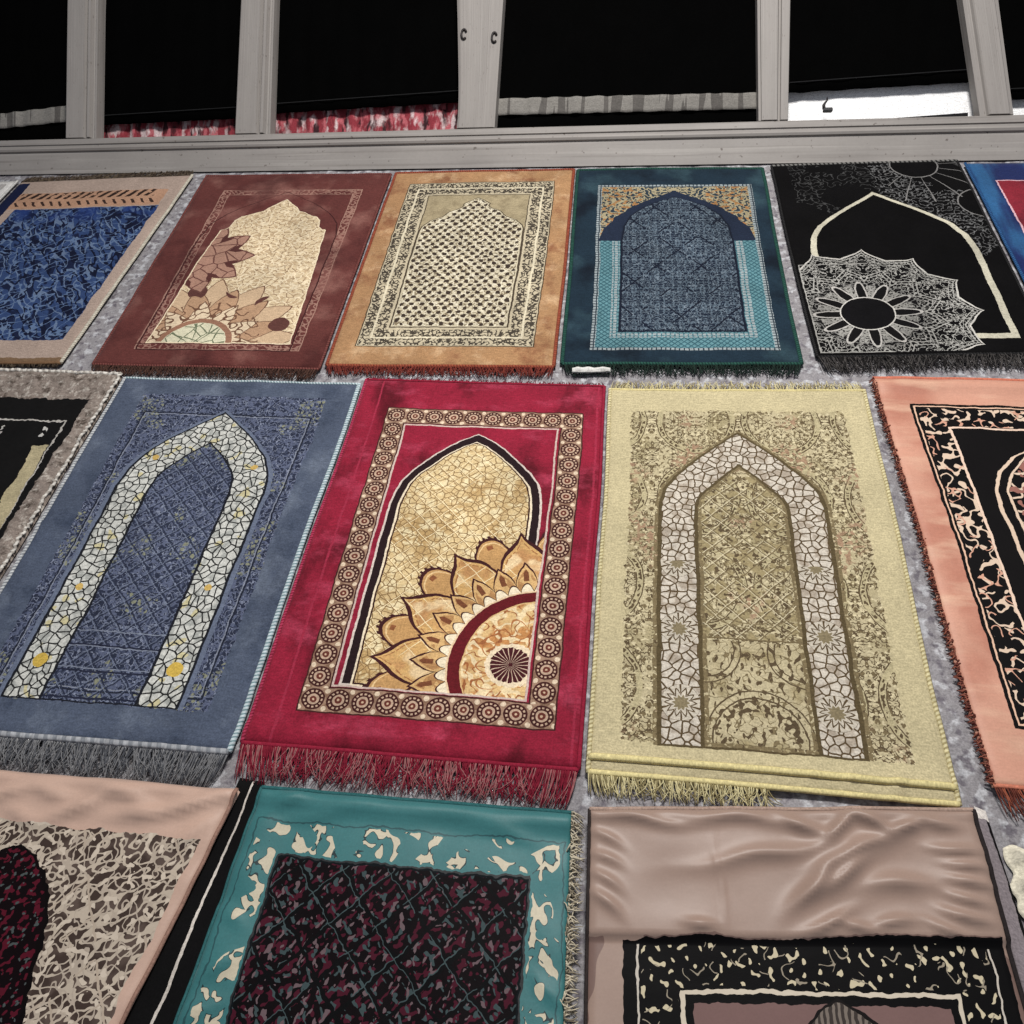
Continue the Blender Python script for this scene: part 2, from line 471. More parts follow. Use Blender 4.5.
# red cloth, and a white sheet added in place of daylight behind the openings
RED = Mat('red_floral_cloth', rgb(152, 52, 62), nap=.2, warp=.004)
RED.layer(rgb(214, 190, 190), RED.soft(RED.noise(22, 3, RED.x * 1.5, RED.y * .6, seed=2.), .48, .68))
RED.layer(rgb(62, 36, 40), RED.soft(RED.noise(24, 3, RED.x * 1.6, RED.y * .45, seed=8.), .48, .68))
RED.layer(rgb(196, 96, 104), RED.soft(RED.noise(30, 2, RED.x * 1.4, RED.y * .5, seed=12.), .52, .70))
RED = RED.done()
o = sheet('cloth', .25, 1.83, (.115, .135), (.255, .30), -.092, RED, gather=.007, freq=38, ns=260, nt=10, thick=.006)
tag(o, 'red cloth with white and dark streaks showing below the black blinds', 'cloth')
WH = plain('daylight_white_sheet', rgb(250, 250, 250), nap=.01, bump=.05, warp=0)
o = sheet('cloth', 2.83, 4.3, (.135, .14), (.31, .33), -.094, WH, gather=.002, freq=6, ns=40, nt=6, thick=.006)
tag(o, 'smooth white sheet standing in for daylight as a bright strip below the right blinds', 'cloth')
# small dark catch in front of the white strip
cc = fr(3.03, .188, -.03)
vs_ = []
bm = bmesh.new()
bmesh.ops.create_cube(bm, size=1, matrix=Matrix.Diagonal((.030, .012, .017, 1)))
bmesh.ops.bevel(bm, geom=bm.edges[:], offset=.002, segments=2, affect='EDGES')
me = bpy.data.meshes.new('catch_block'); bm.to_mesh(me); bm.free()
e = bpy.data.objects.new('window_catch', None); COL.objects.link(e)
Rm = Matrix((D, T, NN)).transposed()
e.matrix_world = Matrix.Translation(cc) @ Rm.to_4x4()
tag(e, 'tiny dark window catch in front of the bright white strip', 'catch')
o = link('catch_block', me, plain('dark_metal', rgb(62, 62, 64), warp=0, rough=.5), e, smooth_=False); o.location = (.004, 0, 0)
me = tube([Vector((-.008, .004, .0)), Vector((-.010, .016, .001)), Vector((-.005, .025, .001)), Vector((.001, .033, .0)), Vector((.0, .043, 0))], [.006, .005, .0035, .003, .0015], 8)
link('lever', me, iron, e)
o = extrude('trim_10', [(.132, -.098), (.132, -.074), (.152, -.074), (.152, -.098)], lambda f, a, b: fr(3.2 + .29 * f, .02 + a + f * .016, b + .003), plain('dark_strip', rgb(30, 30, 32), warp=0), n=4); o['kind'] = 'structure'

# dark wall closing the space behind the frame
m = Mat('dark_plaster', rgb(60, 58, 57), nap=.2, warp=0, napscale=2).done()
bm = bmesh.new(); bmesh.ops.create_cube(bm, size=1, matrix=Matrix.Translation((-.45, 4.27, 1.2)) @ Matrix.Diagonal((6.3, .12, 2.44, 1)))
me = bpy.data.meshes.new('wall_back'); bm.to_mesh(me); bm.free(); me.uv_layers.new(name='UVMap')
o = link('wall_back', me, m, None, smooth_=False); o['kind'] = 'structure'

# ================================================================== ROW AT THE BACK
# --- blue rug with beige border (left)
m = Mat('blue_patterned_pile', rgb(166, 144, 130), warp=.003, nap=.12)
x, y = m.x, m.y
f = m.rect(.085, .627, .205, .938)
m.layer(rgb(44, 66, 112), f < 0)
inn = (f < -.002)
q = x * .82 - y * .57; r_ = x * .57 + y * .82
m.layer(rgb(20, 30, 62), inn * m.soft(m.noise(27, 1.2, q * 1.4, r_ * .5, seed=2.), .50, .58))
m.layer(rgb(92, 112, 144), inn * (abs(m.noise(20, .6, q * 1.6, r_ * .6, seed=7.) - .5) < .036))
m.layer(rgb(14, 20, 46), inn * (abs(m.noise(20, .6, q * 1.7, r_ * .5, seed=11.) - .5) < .045))
m.layer(rgb(86, 110, 148), inn * (abs(m.noise(26, .6, r_ * 1.2, q * .6, seed=17.) - .5) < .024))
m.layer(rgb(32, 56, 120), inn * (1.0 - m.soft(y, .2, .34)) * m.soft(m.noise(12, 2, seed=3.), .4, .7))
o_ = m.rect(.05, .615, .085, .19)
m.layer(rgb(176, 132, 104), m.rect(.05, .622, .095, .200) < 0)
hd = (x + (y - .13) * .55).mod(.034)
m.layer(rgb(52, 36, 30), m.band(y, .097, .138) * (x > .06) * (x < .58) * (hd < .017) * (m.noise(50, 1) > .36))
m.layer(rgb(58, 40, 34), m.band(y, .155, .185) * (x > .06) * (x < .6) * ((x - (y - .17) * .7).mod(.034) < .011))
m.layer(rgb(20, 28, 62), (x < .052) * (y > .02))
m.layer(rgb(120, 92, 66), (y > 1.018))
blueA = m.done()
cream_cord = cord('cream_stitched_edge', rgb(205, 198, 180), rgb(160, 150, 132))
brown_yarn = yarn('brown_yarn', rgb(96, 82, 66), rgb(58, 46, 38))
r = Rug([(-2.222, 2.801), (-1.55, 2.812), (-1.592, 1.767), (-2.262, 1.771)], 'blue patterned prayer rug with beige border, leftmost large one of back row', blueA, 1, amp=.004)
r.binding('r', .006, cream_cord); r.binding('b', .006, plain('brown_piping', rgb(120, 88, 60)), n=60)
r.fringe('t', .05, brown_yarn, 420, lean=.4); r.fringe('b', .022, brown_yarn, 300)
# --- pale grey rug at the edge of the frame
m = Mat('pale_grey_pile', rgb(165, 160, 156), nap=.1)
m.layer(rgb(205, 202, 198), m.rect(.03, .63, .03, 1.0) > 0)
r = Rug([(-2.90, 2.84), (-2.242, 2.812), (-2.285, 1.78), (-2.94, 1.80)], 'pale grey rug corner entering at the left edge, beside the blue patterned rug', m.done(), 2, nx=30, ny=50)
r.binding('r', .005, cord('white_stitched_edge', rgb(214, 212, 208), rgb(170, 168, 164)))

# --- maroon rug with cream arch
m = Mat('maroon_pile', rgb(98, 47, 43), nap=.17, sheen=.08, warp=.002, bump=.5, napscale=6)
x, y = m.x, m.y
b = m.rect(.104, .608, .110, .968)
sc = m.squig(42, .06, seed=2.)
m.layer(rgb(150, 108, 94), m.band(b, -.028, 0) * (m.squig(60, .09, seed=4.) ))
m.layer(rgb(160, 120, 104), m.band(abs(b), -1, .0016).mx(m.band(abs(b + .028), -1, .0012)))
m.layer(rgb(142, 92, 82), m.soft(m.noise(6, 4, seed=14.), .50, .74) * .7)  # pink highlights of the brushed velvet, put into the pile colour
m.layer(rgb(66, 26, 26), m.soft(m.noise(5, 4, seed=24.), .52, .74) * .7)
m.layer(rgb(62, 26, 26), abs(m.arch(.345, [(.125, .0), (.16, .06), (.215, .135), (.26, .185), (.32, .222), (.40, .235), (.97, .236)])) < .0022)
P = [(.172, 0), (.195, .022), (.222, .05), (.245, .062), (.252, .085), (.272, .115), (.275, .13), (.30, .150), (.34, .156), (.352, .168), (.356, .182), (.50, .196), (.94, .222)]
a = m.arch(.352, P)
ins = a < 0
m.layer(rgb(208, 184, 144), ins)
sx = x.rep(.046); row = (y / .026)
sc1 = m.vor(30, x * 1., y * 1.15, seed=1.)
m.layer(rgb(150, 120, 90), ins * (m.vor(38, x, y * 1.15, seed=1.) < .06))
m.layer(rgb(184, 156, 118), ins * m.soft(m.noise(30, 3, seed=4.), .5, .7))
m.layer(rgb(224, 204, 168), ins * m.squig(46, .05, seed=3.))
rr, an = m.polar(.275, .95)
left = (x < .27)
mask = ins * m.band(rr, 0, .34)
# leaves of the flower
def petals(m, rr, an, n, ph, r0, r1, fill, line, mask, w=.0035, pw=1.5):
    t = m.petal(an, n, ph)
    Rt = (1.0 - t.pw(pw)).mx(0) * (r1 - r0) + r0
    d = rr - Rt
    m.layer(fill, mask * (d < 0)); m.layer(line, mask * (abs(d) < w))
petals(m, rr, an, 13, 8, .20, .315, rgb(196, 164, 128), rgb(112, 76, 56), ins, .003, 1.2)
petals(m, rr, an, 13, 22, .17, .27, rgb(178, 138, 104), rgb(100, 64, 48), ins, .003, 1.2)
m.layer(rgb(92, 52, 46), ins * (m.petal(an, 13, 22) < (1.0 - ((rr - .258) / .032) * ((rr - .258) / .032)).mx(0).sqrt() * .5) * (m.noise(9, 0, seed=5.) > .48))
petals(m, rr, an, 11, 0, .125, .205, rgb(214, 190, 156), rgb(110, 74, 54), ins, .003, 1.0)
m.layer(rgb(110, 74, 54), ins * (rr < .2) * (m.squig(30, .05, seed=6.)))
m.layer(rgb(150, 104, 80), ins * (rr < .118)); m.layer(rgb(206, 200, 168), ins * (rr < .100))
m.layer(rgb(104, 112, 84), ins * (rr < .098) * ((m.petal(an, 8, 10) < .09).mx(m.vor(26) < .05)))
# side flower, pinkish brown
r2, a2 = m.polar(.14, .52)
t2 = m.petal(a2, 10, 5)
d2 = r2 - ((1 - t2) * .06 + .135)
m.layer(rgb(166, 122, 102), ins * (d2 < 0) ); m.layer(rgb(104, 62, 54), ins * ((abs(d2) < .004).mx((d2 < 0) * (m.vor(20, seed=2.) < .045))))
m.layer(rgb(86, 44, 40), ins * m.band(d2, -.03, 0) * (m.petal(a2, 10, 23) < .4))
m.layer(rgb(226, 206, 170), m.band(a, -.003, .001))
m.layer(rgb(84, 40, 38), m.band(y, .942, .946) * (x > .1) * (x < .58))
maroonB = m.done()
rust_yarn = yarn('rust_yarn', rgb(120, 60, 46), rgb(150, 78, 58))
darkbrown = yarn('dark_brown_yarn', rgb(84, 56, 46), rgb(62, 40, 34))
mar_cord = cord('maroon_edge_cord', rgb(122, 66, 60), rgb(88, 40, 38))
r = Rug([(-1.492, 2.803), (-.799, 2.772), (-.812, 1.738), (-1.489, 1.762)], 'maroon prayer rug with cream scalloped arch and brown flower along its base', maroonB, 3, amp=.004)
for s_ in 'lrtb': r.binding(s_, .0045, mar_cord)
r.fringe('b', .047, darkbrown, 460, jit=.12)

# --- tan rug with dotted arch
m = Mat('tan_pile', rgb(166, 122, 80), nap=.16, sheen=.15, warp=.0018, napscale=9)
x, y = m.x, m.y
m.layer(rgb(134, 84, 54), m.soft(m.noise(8, 5, seed=8., rough=.65), .48, .75)); m.layer(rgb(196, 158, 116), m.soft(m.noise(10, 5, seed=18., rough=.7), .5, .75) * .8)
b = m.rect(.066, .570, .080, .945)
CR = rgb(184, 170, 140); DK = rgb(66, 58, 48)
m.layer(CR, b < 0)
mir = abs(x - .318)
m.layer(DK, m.band(b, -.034, -.004) * m.squig(70, .085, mir, y, seed=2., detail=1.5))
m.layer(DK, m.band(b, -.072, -.041) * m.squig(70, .085, mir, y, seed=6., detail=1.5))
m.layer(rgb(206, 194, 164), abs(b + .0375) < .003)
m.layer(rgb(70, 56, 40), abs(b) < .0016)
i_ = m.rect(.147, .490, .160, .862)
m.layer(rgb(158, 142, 108), i_ < 0)
P = [(.181, 0), (.195, .022), (.215, .044), (.226, .042), (.236, .046), (.262, .085), (.284, .098), (.292, .104), (.312, .140), (.345, .162), (.37, .168), (.862, .171)]
a = m.arch(.318, P)
m.layer(rgb(192, 180, 150), a < 0)
m.layer(rgb(122, 106, 78), (i_ < 0) * (a > .003) * m.soft(m.noise(26, 3, seed=3.), .45, .7) * .5)
p = .0295
ox = x.rep(p); oy = y.rep(p * 1.25); ox2 = (x + p / 2).rep(p); oy2 = (y + p * .625).rep(p * 1.25)
dd = (ox * ox + oy * oy * .8).mn(ox2 * ox2 + oy2 * oy2 * .8).sqrt()
m.layer(rgb(142, 126, 96), (a < -.006) * m.lat(p, .0018, asp=.8))
m.layer(rgb(124, 108, 82), (a < -.006) * m.squig(66, .06, seed=31.)); m.layer(rgb(212, 202, 176), (a < -.006) * m.squig(58, .05, seed=21.))
m.layer(rgb(58, 46, 38), (a < -.006) * (dd + (m.noise(60, 1, seed=5.) - .5) * .012 < .0068))
m.layer(rgb(70, 58, 44), (abs(a) < .0022).mx(abs(i_) < .0016))
tanC = m.done()
rust_cord = cord('rust_edge_cord', rgb(150, 70, 46), rgb(120, 50, 36))
r = Rug([(-.782, 2.778), (-.153, 2.765), (-.164, 1.740), (-.794, 1.755)], 'tan prayer rug with dark dots filling its arch and rust edging', tanC, 4, amp=.003)
for s_ in 'lrtb': r.binding(s_, .0055, rust_cord)
r.fringe('b', .044, yarn('rust_red_yarn', rgb(134, 56, 44), rgb(104, 40, 34)), 420)

# --- navy teal rug
m = Mat('navy_teal_pile', rgb(24, 42, 56), nap=.22, sheen=.05, warp=.0015, napscale=6)
x, y = m.x, m.y
b = m.rect(.073, .566, .107, .947)
TQ = rgb(84, 130, 138); LT = rgb(140, 150, 152); NV = rgb(28, 38, 58)
mir = abs(x - .318)
m.layer(rgb(40, 52, 62), b < 0)
top = y < .43
m.layer(rgb(150, 138, 106), (b < -.012) * top * m.squig(64, .09, mir, y, seed=2., detail=1.5))
m.layer(rgb(150, 104, 58), (b < -.012) * top * (m.noise(60, 1, mir, y, seed=4.) > .6) * (mir > .10))
low = (b < -.012) * (y > .43)
m.layer(rgb(44, 84, 96), low)
s1 = (x + y).rep(.017); s2 = (x - y).rep(.017)
m.layer(TQ, low * (abs(s1).mx(abs(s2)) < .0062))
chk = ((x.mod(.012) < .0085) * (y.mod(.012) < .0085))
m.layer(LT, m.band(b, -.014, 0) * chk)
m.layer(rgb(48, 74, 84), m.soft(m.noise(6, 4, seed=12.), .5, .75) * (b > 0) * .7); m.layer(rgb(14, 24, 36), m.soft(m.noise(7, 4, seed=22.), .5, .75) * (b > 0))
P = [(.142, 0), (.165, .03), (.190, .065), (.205, .095), (.222, .11), (.25, .150), (.265, .155), (.30, .19), (.318, .192), (.36, .222), (.395, .228), (.43, .236)]
m.layer(NV, (m.arch(.318, P) < 0))
Pi = [(.180, 0), (.205, .05), (.24, .10), (.29, .142), (.35, .163), (.43, .170), (.87, .172)]
a = m.arch(.318, Pi)
m.layer(LT, m.band(m.arch(.318, [(.425, .192), (.432, .194), (.893, .194)]), -.03, 0) * (a > .002) * chk * (y > .432))
m.layer(rgb(22, 31, 48), a < 0)
z = .064
kx = abs(x.rep(z, .318)); ky = abs(y.rep(z * 1.25))
m.layer(rgb(78, 94, 108), (a < -.005) * m.squig(80, .046, kx, ky + m.noise(12, 1) * .02, seed=5., detail=1.4))
m.layer(rgb(102, 116, 128), (a < -.005) * m.squig(70, .022, seed=3., detail=1.2))
m.layer(rgb(16, 22, 38), (a < -.003) * ((m.lat(z * 2, .0032, x - .318, y, asp=.8) * (m.noise(14, 1, seed=6.) > .46)).mx(abs(a + .004) < .003)))
tealD = m.done()
gr_cord = cord('dark_green_edge', rgb(34, 78, 66), rgb(22, 54, 48))
r = Rug([(-.139, 2.761), (.470, 2.732), (.472, 1.747), (-.142, 1.752)], 'navy prayer rug with turquoise border strips and dark patterned arch', tealD, 5, amp=.003)
for s_ in 'lrtb': r.binding(s_, .006, gr_cord)
r.fringe('b', .050, yarn('dark_green_yarn', rgb(34, 52, 44), rgb(24, 36, 32)), 380)

# --- black rug with mandala
m = Mat('black_pile', rgb(13, 12, 13), nap=.25, sheen=.0, spec=.06, warp=.0015)
x, y = m.x, m.y
CRM = rgb(186, 180, 158); GL = rgb(150, 148, 142)
tr = (x * .75 + (.20 - y) * .9 > .31) * (x > .3)
rc, ac = m.polar(.44, .03); rd, ad = m.polar(.60, .26)
m.layer(rgb(98, 98, 98), (y < .62) * (x > .30) * (x - y * .35 > .26 - y * .1) * m.squig(55, .035, seed=3., detail=1.5) * (m.noise(6, 1, seed=9.) > .44))
m.layer(rgb(60, 60, 60), (y < .3) * (x < .3) * (x > .05) * m.squig(50, .03, seed=7.) * (m.noise(7, 1, seed=2.) > .5))
m.layer(rgb(13, 12, 13), (rc < .07).mx(rd < .075))
m.layer(rgb(120, 118, 116), (m.band(rc, .07, .074).mx(m.band(rd, .075, .079))).mx((rc < .22) * (rc > .07) * (m.petal(ac, 16, 5) < .05) * (x > .34)))
P = [(.180, 0), (.215, .035), (.26, .085), (.315, .145), (.37, .195), (.43, .222), (.50, .232), (.905, .232)]
a = m.arch(.287, P)
ai = a + .020
m.layer(rgb(11, 10, 11), a < 0)
m.layer(CRM, m.band(a, -.018, 0) * (y < .907))
m.layer(CRM, m.band(y, .893, .907) * (x > .287) * (x < .519))
rr, an = m.polar(.160, .792)
clip = (x > .010) * (y < .953)
t = m.petal(an, 13, 0)
scal = .292 - t.pw(.7) * .036 + (1 - t).pw(6) * .008
d = rr - scal
body = clip * (d < 0)
m.layer(rgb(14, 13, 14), body)
fine = m.squig(58, .036, rr * 1.15, t * .06, seed=2., detail=1.5)
m.layer(GL, body * (rr > .13) * fine)
m.layer(GL, body * (rr > .15) * ((abs(d + .012) < .002).mx(abs(d + .026) < .0016)))
tt = m.petal(an, 13, 13.85)
dm = rr - (.205 - tt.pw(.8) * .04)
m.layer(GL, body * ((abs(dm) < .0022).mx(abs(dm + .014) < .0016)))
m.layer(rgb(150, 148, 142), body * m.band(rr, .205, .262) * (abs(t - .5) < .28) * m.squig(80, .05, rr, t * .07, seed=5.))
m.layer(rgb(184, 180, 172), clip * (abs(d) < .0028))
tp = m.petal(an, 12, 0)
dp = rr - (.142 - tp * tp * .052)
inp = abs(tp) - (1 - (rr - .062) / .082).mx(0).sqrt() * .80
star = rr < .150 - tp * .03
m.layer(rgb(20, 19, 20), clip * (rr < .140)); m.layer(rgb(140, 138, 132), clip * m.band(rr, .06, .128) * (tp > .62) * (m.noise(160, 1) > .42)); m.layer(rgb(120, 118, 114), clip * m.band(rr, .10, .150) * m.squig(70, .05, seed=6.))
m.layer(rgb(164, 160, 154), clip * (inp < 0) * (rr > .066))
m.layer(rgb(18, 17, 18), clip * (inp < -.15) * (rr > .070) * (rr < .135))
m.layer(rgb(188, 184, 176), rr < .072); m.layer(rgb(16, 15, 17), rr < .0685)
m.layer(GL, clip * m.band(m.rect(.010, .6, .56, .953), -.003, 0) * (x < .2) * (rr < .29))
blackE = m.done()
blk_cord = cord('black_edge', rgb(40, 39, 40), rgb(20, 20, 20))
blk_yarn = yarn('black_grey_yarn', rgb(34, 32, 32), rgb(76, 72, 70), .62)
r = Rug([(.500, 2.744), (1.086, 2.745), (1.092, 1.785), (.516, 1.775)], 'black prayer rug with thin cream arch and pale lace medallion', blackE, 6, amp=.003)
for s_ in 'lrb': r.binding(s_, .004, blk_cord)
r.binding('t', .005, cord('grey_lace_edge', rgb(120, 118, 114), rgb(50, 49, 48), .014))
r.fringe('b', .065, blk_yarn, 460)
# --- blue and red rug at right edge
m = Mat('blue_red_pile', rgb(24, 38, 92), nap=.2, sheen=.2)
x, y = m.x, m.y
m.layer(rgb(36, 88, 138), m.soft(m.noise(5, 3, m.rx * 2.6, m.ry * .5, seed=2.), .44, .66))
b = m.rect(.062, .60, .115, .90)
m.layer(rgb(142, 28, 44), b < 0)
m.layer(rgb(92, 16, 34), (b < 0) * m.soft(m.noise(8, 4, seed=5.), .45, .68))
m.layer(rgb(216, 168, 176), m.band(b, -.004, .001))
r = Rug([(1.106, 2.724), (1.755, 2.70), (1.76, 1.74), (1.112, 1.775)], 'blue rug with red centre entering at the right edge of back row', m.done(), 7, nx=40, ny=60)
r.binding('l', .005, cord('blue_edge', rgb(40, 88, 138), rgb(26, 56, 104)))
r.fringe('b', .045, blk_yarn, 120)

# ================================================================== MIDDLE ROW
# --- black rug with furry taupe border
m = Mat('black_and_taupe_pile', rgb(140, 126, 116), nap=.2, warp=.006, bump=.9, napscale=12)
x, y = m.x, m.y
m.layer(rgb(76, 64, 56), m.soft(m.noise(34, 5, seed=2., rough=.7), .46, .70)); m.layer(rgb(190, 180, 168), m.soft(m.noise(46, 5, seed=6., rough=.7), .50, .72))
e_ = x - .605 - (y > .2) * .02
b = (.105 - y).mx(x - .610)
m.layer(rgb(16, 15, 15), b < 0)
l_ = (.192 - y).mx(x - .575 - (y - .19) * .04)
m.layer(rgb(178, 172, 164), abs(l_) < .0025)
sx_ = x - .575 - (y - .285) * .07
m.layer(rgb(176, 162, 124), m.band(sx_, -.045, -.003) * (y > .283))
m.layer(rgb(190, 184, 170), m.band(x - .30, -.03, .03) * (y > .42) * (y < .9))
m.layer(rgb(196, 192, 186), (abs(x - .535) < .006) * m.band(y, .212, .25) * (m.noise(40, 1) > .45))
m.layer(rgb(170, 166, 160), m.band(x, .40, .41) * m.band(y, .21, .3) * (m.noise(60, 1) > .5))
wcord = cord('white_furry_edge', rgb(212, 206, 196), rgb(168, 160, 150), .02)
r = Rug([(-2.03, 1.74), (-1.378, 1.712), (-1.412, .68), (-2.07, .70)], 'black rug with mottled taupe plush border, leftmost of the middle row', m.done(), 8, amp=.006, zfun=lambda x, y, W, L: .012 * sst(.09, .03, min(y, W - x)) * (.6 + .4 * nz(x * 30, y * 30)))
r.binding('t', .006, wcord, rough=.002, n=160); r.binding('r', .0045, wcord, rough=.003, n=200)

# --- slate blue rug with mosaic arch
m = Mat('slate_blue_pile', rgb(74, 84, 104), nap=.12, warp=.002, napscale=5)
x, y = m.x, m.y
m.layer(rgb(98, 108, 126), m.soft(m.noise(6, 5, seed=14., rough=.65), .48, .75)); m.layer(rgb(56, 66, 86), m.soft(m.noise(7, 5, seed=34., rough=.65), .5, .75))
b = m.rect(.085, .598, .064, .973)
DB = rgb(40, 46, 66); mir = abs(x - .342)
inb = (b + m.noise(60, 2) * .012 - .006) < 0
m.layer(rgb(60, 68, 92), inb)
m.layer(DB, inb * (m.squig(66, .09, mir, y, seed=2., detail=1.5).mx(m.noise(60, 2, seed=3.) > .56)))
m.layer(rgb(118, 126, 148), inb * m.squig(75, .030, mir, y, seed=5., detail=1.5)); m.layer(rgb(84, 92, 118), inb * m.squig(40, .04, seed=15., detail=2))
fl_ = (m.noise(7, 1, mir, y, seed=9.) > .555) * (m.vor(70) > .16)
m.layer(rgb(128, 130, 106), inb * fl_ * m.soft(m.noise(60, 2, seed=4.), .42, .62))
m.layer(rgb(30, 34, 48), (abs(m.rect(.115, .575, .135, .945)) < .0018)); m.layer(rgb(130, 136, 150), abs(m.rect(.119, .571, .140, .940)) < .0010)
P = [(.128, 0), (.180, .062), (.235, .118), (.285, .158), (.335, .181), (.40, .192), (.972, .193)]
ao = m.arch(.338, P); ai = m.arch(.338, offset(P, -.086))
ins = ai < 0
m.layer(DB, (ins) * m.lat(.052, .0022))
m.layer(rgb(104, 114, 136), ins * m.lat(.052, .0010, x + .006, y))
m.layer(rgb(34, 38, 58), ins * ((m.band(y.mod(.06), 0, .004)) * (y > .79)))
m.layer(rgb(120, 128, 146), ins * (abs(y - .806).mn(abs(y - .845)).mn(abs(y - .895)) < .0012))
bandm = (ao < 0) * (ai > 0)
m.layer(rgb(196, 196, 188), bandm); m.layer(rgb(160, 162, 156), bandm * m.soft(m.noise(50, 1, seed=44.), .45, .65))
yl = (m.noise(9, 0, seed=2.) > .60)
r1, _ = m.polar(.187, .885); r2, _ = m.polar(.492, .885); r3, _ = m.polar(.187, .70); r4, _ = m.polar(.492, .68); r5, _ = m.polar(.48, .32); r6, _ = m.polar(.21, .30)
m.layer(rgb(196, 186, 140), bandm * (m.noise(34, 0, seed=12.) > .72))
m.layer(rgb(40, 40, 40), bandm * (m.vor(54, x, y * .9, seed=4.) < .085))
m.layer(rgb(202, 166, 62), bandm * (r1.mn(r2) < .017)); m.layer(rgb(196, 160, 80), bandm * (r3.mn(r4).mn(r5).mn(r6) < .009))
m.layer(rgb(26, 28, 36), (abs(ao) < .0032).mx(abs(ai) < .0032) * (y < .972))
m.layer(rgb(96, 106, 128), m.band(ao, .003, .014) * inb * (y < .972))
slateH = m.done()
pale_cord = cord('pale_blue_whip_stitch', rgb(186, 200, 204), rgb(110, 140, 146), .0085, .4)
grey_yarn = yarn('grey_yarn', rgb(120, 120, 122), rgb(78, 80, 86), .55)
def zH(x, y, W, L):
    g = 0.
    d = (x - .62) * .6 + (y - .93)
    for (cx, cy, dx, dy, l, h) in ((.60, .98, -.7, .7, .10, .006), (.50, 1.0, -.8, .5, .07, .004), (.035, .52, .9, -.2, .08, .005), (.10, .99, .5, .6, .08, .004)):
        n = math.hypot(dx, dy); ex, ey = dx / n, dy / n
        a_ = (x - cx) * ex + (y - cy) * ey; b_ = -(x - cx) * ey + (y - cy) * ex
        g += h * math.exp(-(b_ / .010) ** 2 - (a_ / l) ** 2)
    return g + .005 * sst(L - .05, L - .02, y)
r = Rug([(-1.364, 1.702), (-.683, 1.675), (-.724, .627), (-1.385, .65)], 'slate blue prayer rug with white mosaic arch and grey bottom fringe', slateH, 9, amp=.005, zfun=zH)
r.binding('r', .0065, pale_cord, n=160); r.binding('l', .0055, cord('white_whip_stitch', rgb(190, 192, 192), rgb(130, 134, 140), .009), n=160)
r.binding('t', .004, pale_cord); r.binding('b', .007, cord('grey_hem_roll', rgb(158, 160, 164), rgb(128, 132, 138), .02), inset=0)
r.fringe('b', .080, grey_yarn, 520, lean=.22); r.fringe('b', .04, yarn('light_grey_yarn', rgb(150, 150, 150), rgb(104, 106, 112)), 150, lean=.5)

# --- crimson rug
m = Mat('crimson_pile', rgb(150, 22, 48), nap=.16, sheen=.18, warp=.0015, rough=.8, napscale=6)
x, y = m.x, m.y
m.layer(rgb(96, 10, 26), m.soft(m.noise(5, 5, m.rx * 1.6, m.ry * .8, seed=4., rough=.62), .46, .72)); m.layer(rgb(182, 54, 82), m.soft(m.noise(7, 5, m.rx * .8, m.ry * 1.6, seed=24., rough=.68), .50, .76) * .75)
m.layer(rgb(160, 34, 60), abs(x - .055).mn(abs(x - .632)) < .0025)
TAN = rgb(156, 122, 98); BR = rgb(66, 26, 24)
cx, cy, hx, hy = .3425, .537, .2275, .4025
ax = abs(x - cx); ay = abs(y - cy)
bd = (ax - hx).mx(ay - hy)
hb = ay > hy - .0254
px, py = hx * 2 / 9, hy * 2 / 16
inbd = m.band(bd, -.0265, .0265)
lx = x.rep(px, cx - hx); ly = y.rep(py, cy - hy)
aa = hb * lx + hb.inv() * ly
bb = hb * (ay - hy) + hb.inv() * (ax - hx)
rr = (aa * aa + bb * bb).sqrt(); an = m.math('ARCTAN2', bb, aa)
m.layer(TAN, inbd); m.layer(rgb(130, 96, 74), inbd * m.soft(m.noise(50, 2, seed=51.), .48, .62))
m.layer(BR, inbd * (rr < .0232))
m.layer(rgb(190, 158, 130), inbd * m.band(rr, .0155, .0195) * (abs(an.rep(2 * math.pi / 13)) < .13))
m.layer(rgb(184, 152, 126), inbd * m.band(rr, .0072, .0118))
m.layer(rgb(104, 46, 36), inbd * (rr < .0072)); m.layer(rgb(198, 164, 132), inbd * (rr < .0025))
ca = (abs(aa) - px / 2)
m.layer(rgb(214, 190, 160), inbd * ((ca * ca + (abs(bb) - .019) * (abs(bb) - .019)).sqrt() < .0052))
m.layer(BR, abs(abs(bd) - .0268) < .0016)
frame_in = m.rect(.1445, .5365, .165, .909)
m.layer(rgb(196, 172, 160), abs(frame_in + .001) < .0022)
CRM = rgb(212, 184, 130)
P = [(.193, 0), (.215, .040), (.25, .080), (.285, .112), (.32, .142), (.355, .163), (.392, .173), (.44, .177), (.905, .180)]
ao = m.arch(.340, P); ai = m.arch(.340, offset(P, -.022))
clip = frame_in < -.003
m.layer(rgb(36, 18, 22), clip * (ao < 0)); 
m.layer(rgb(206, 190, 178), clip * (abs(ao) < .0026))
m.layer(CRM, clip * (ai < 0))
ins = clip * (ai < -.004)
m.layer(rgb(184, 148, 92), ins * m.soft(m.noise(9, 4, seed=3.), .42, .66)); m.layer(rgb(224, 204, 156), ins * m.soft(m.noise(40, 2, seed=13.), .48, .66))
m.layer(rgb(136, 104, 62), ins * (m.vor(56, seed=1.) < .065))
m.layer(rgb(236, 216, 168), ins * m.lat(.044, .0012) * m.soft(m.noise(9, 1, seed=6.), .38, .56)); m.layer(rgb(150, 114, 68), ins * m.lat(.044, .0010, x + .003, y) * (y > .3))
m.layer(rgb(226, 208, 178), clip * (abs(ai) < .0022))
m.layer(rgb(52, 22, 26), clip * (abs(ai + .0045) < .0018))
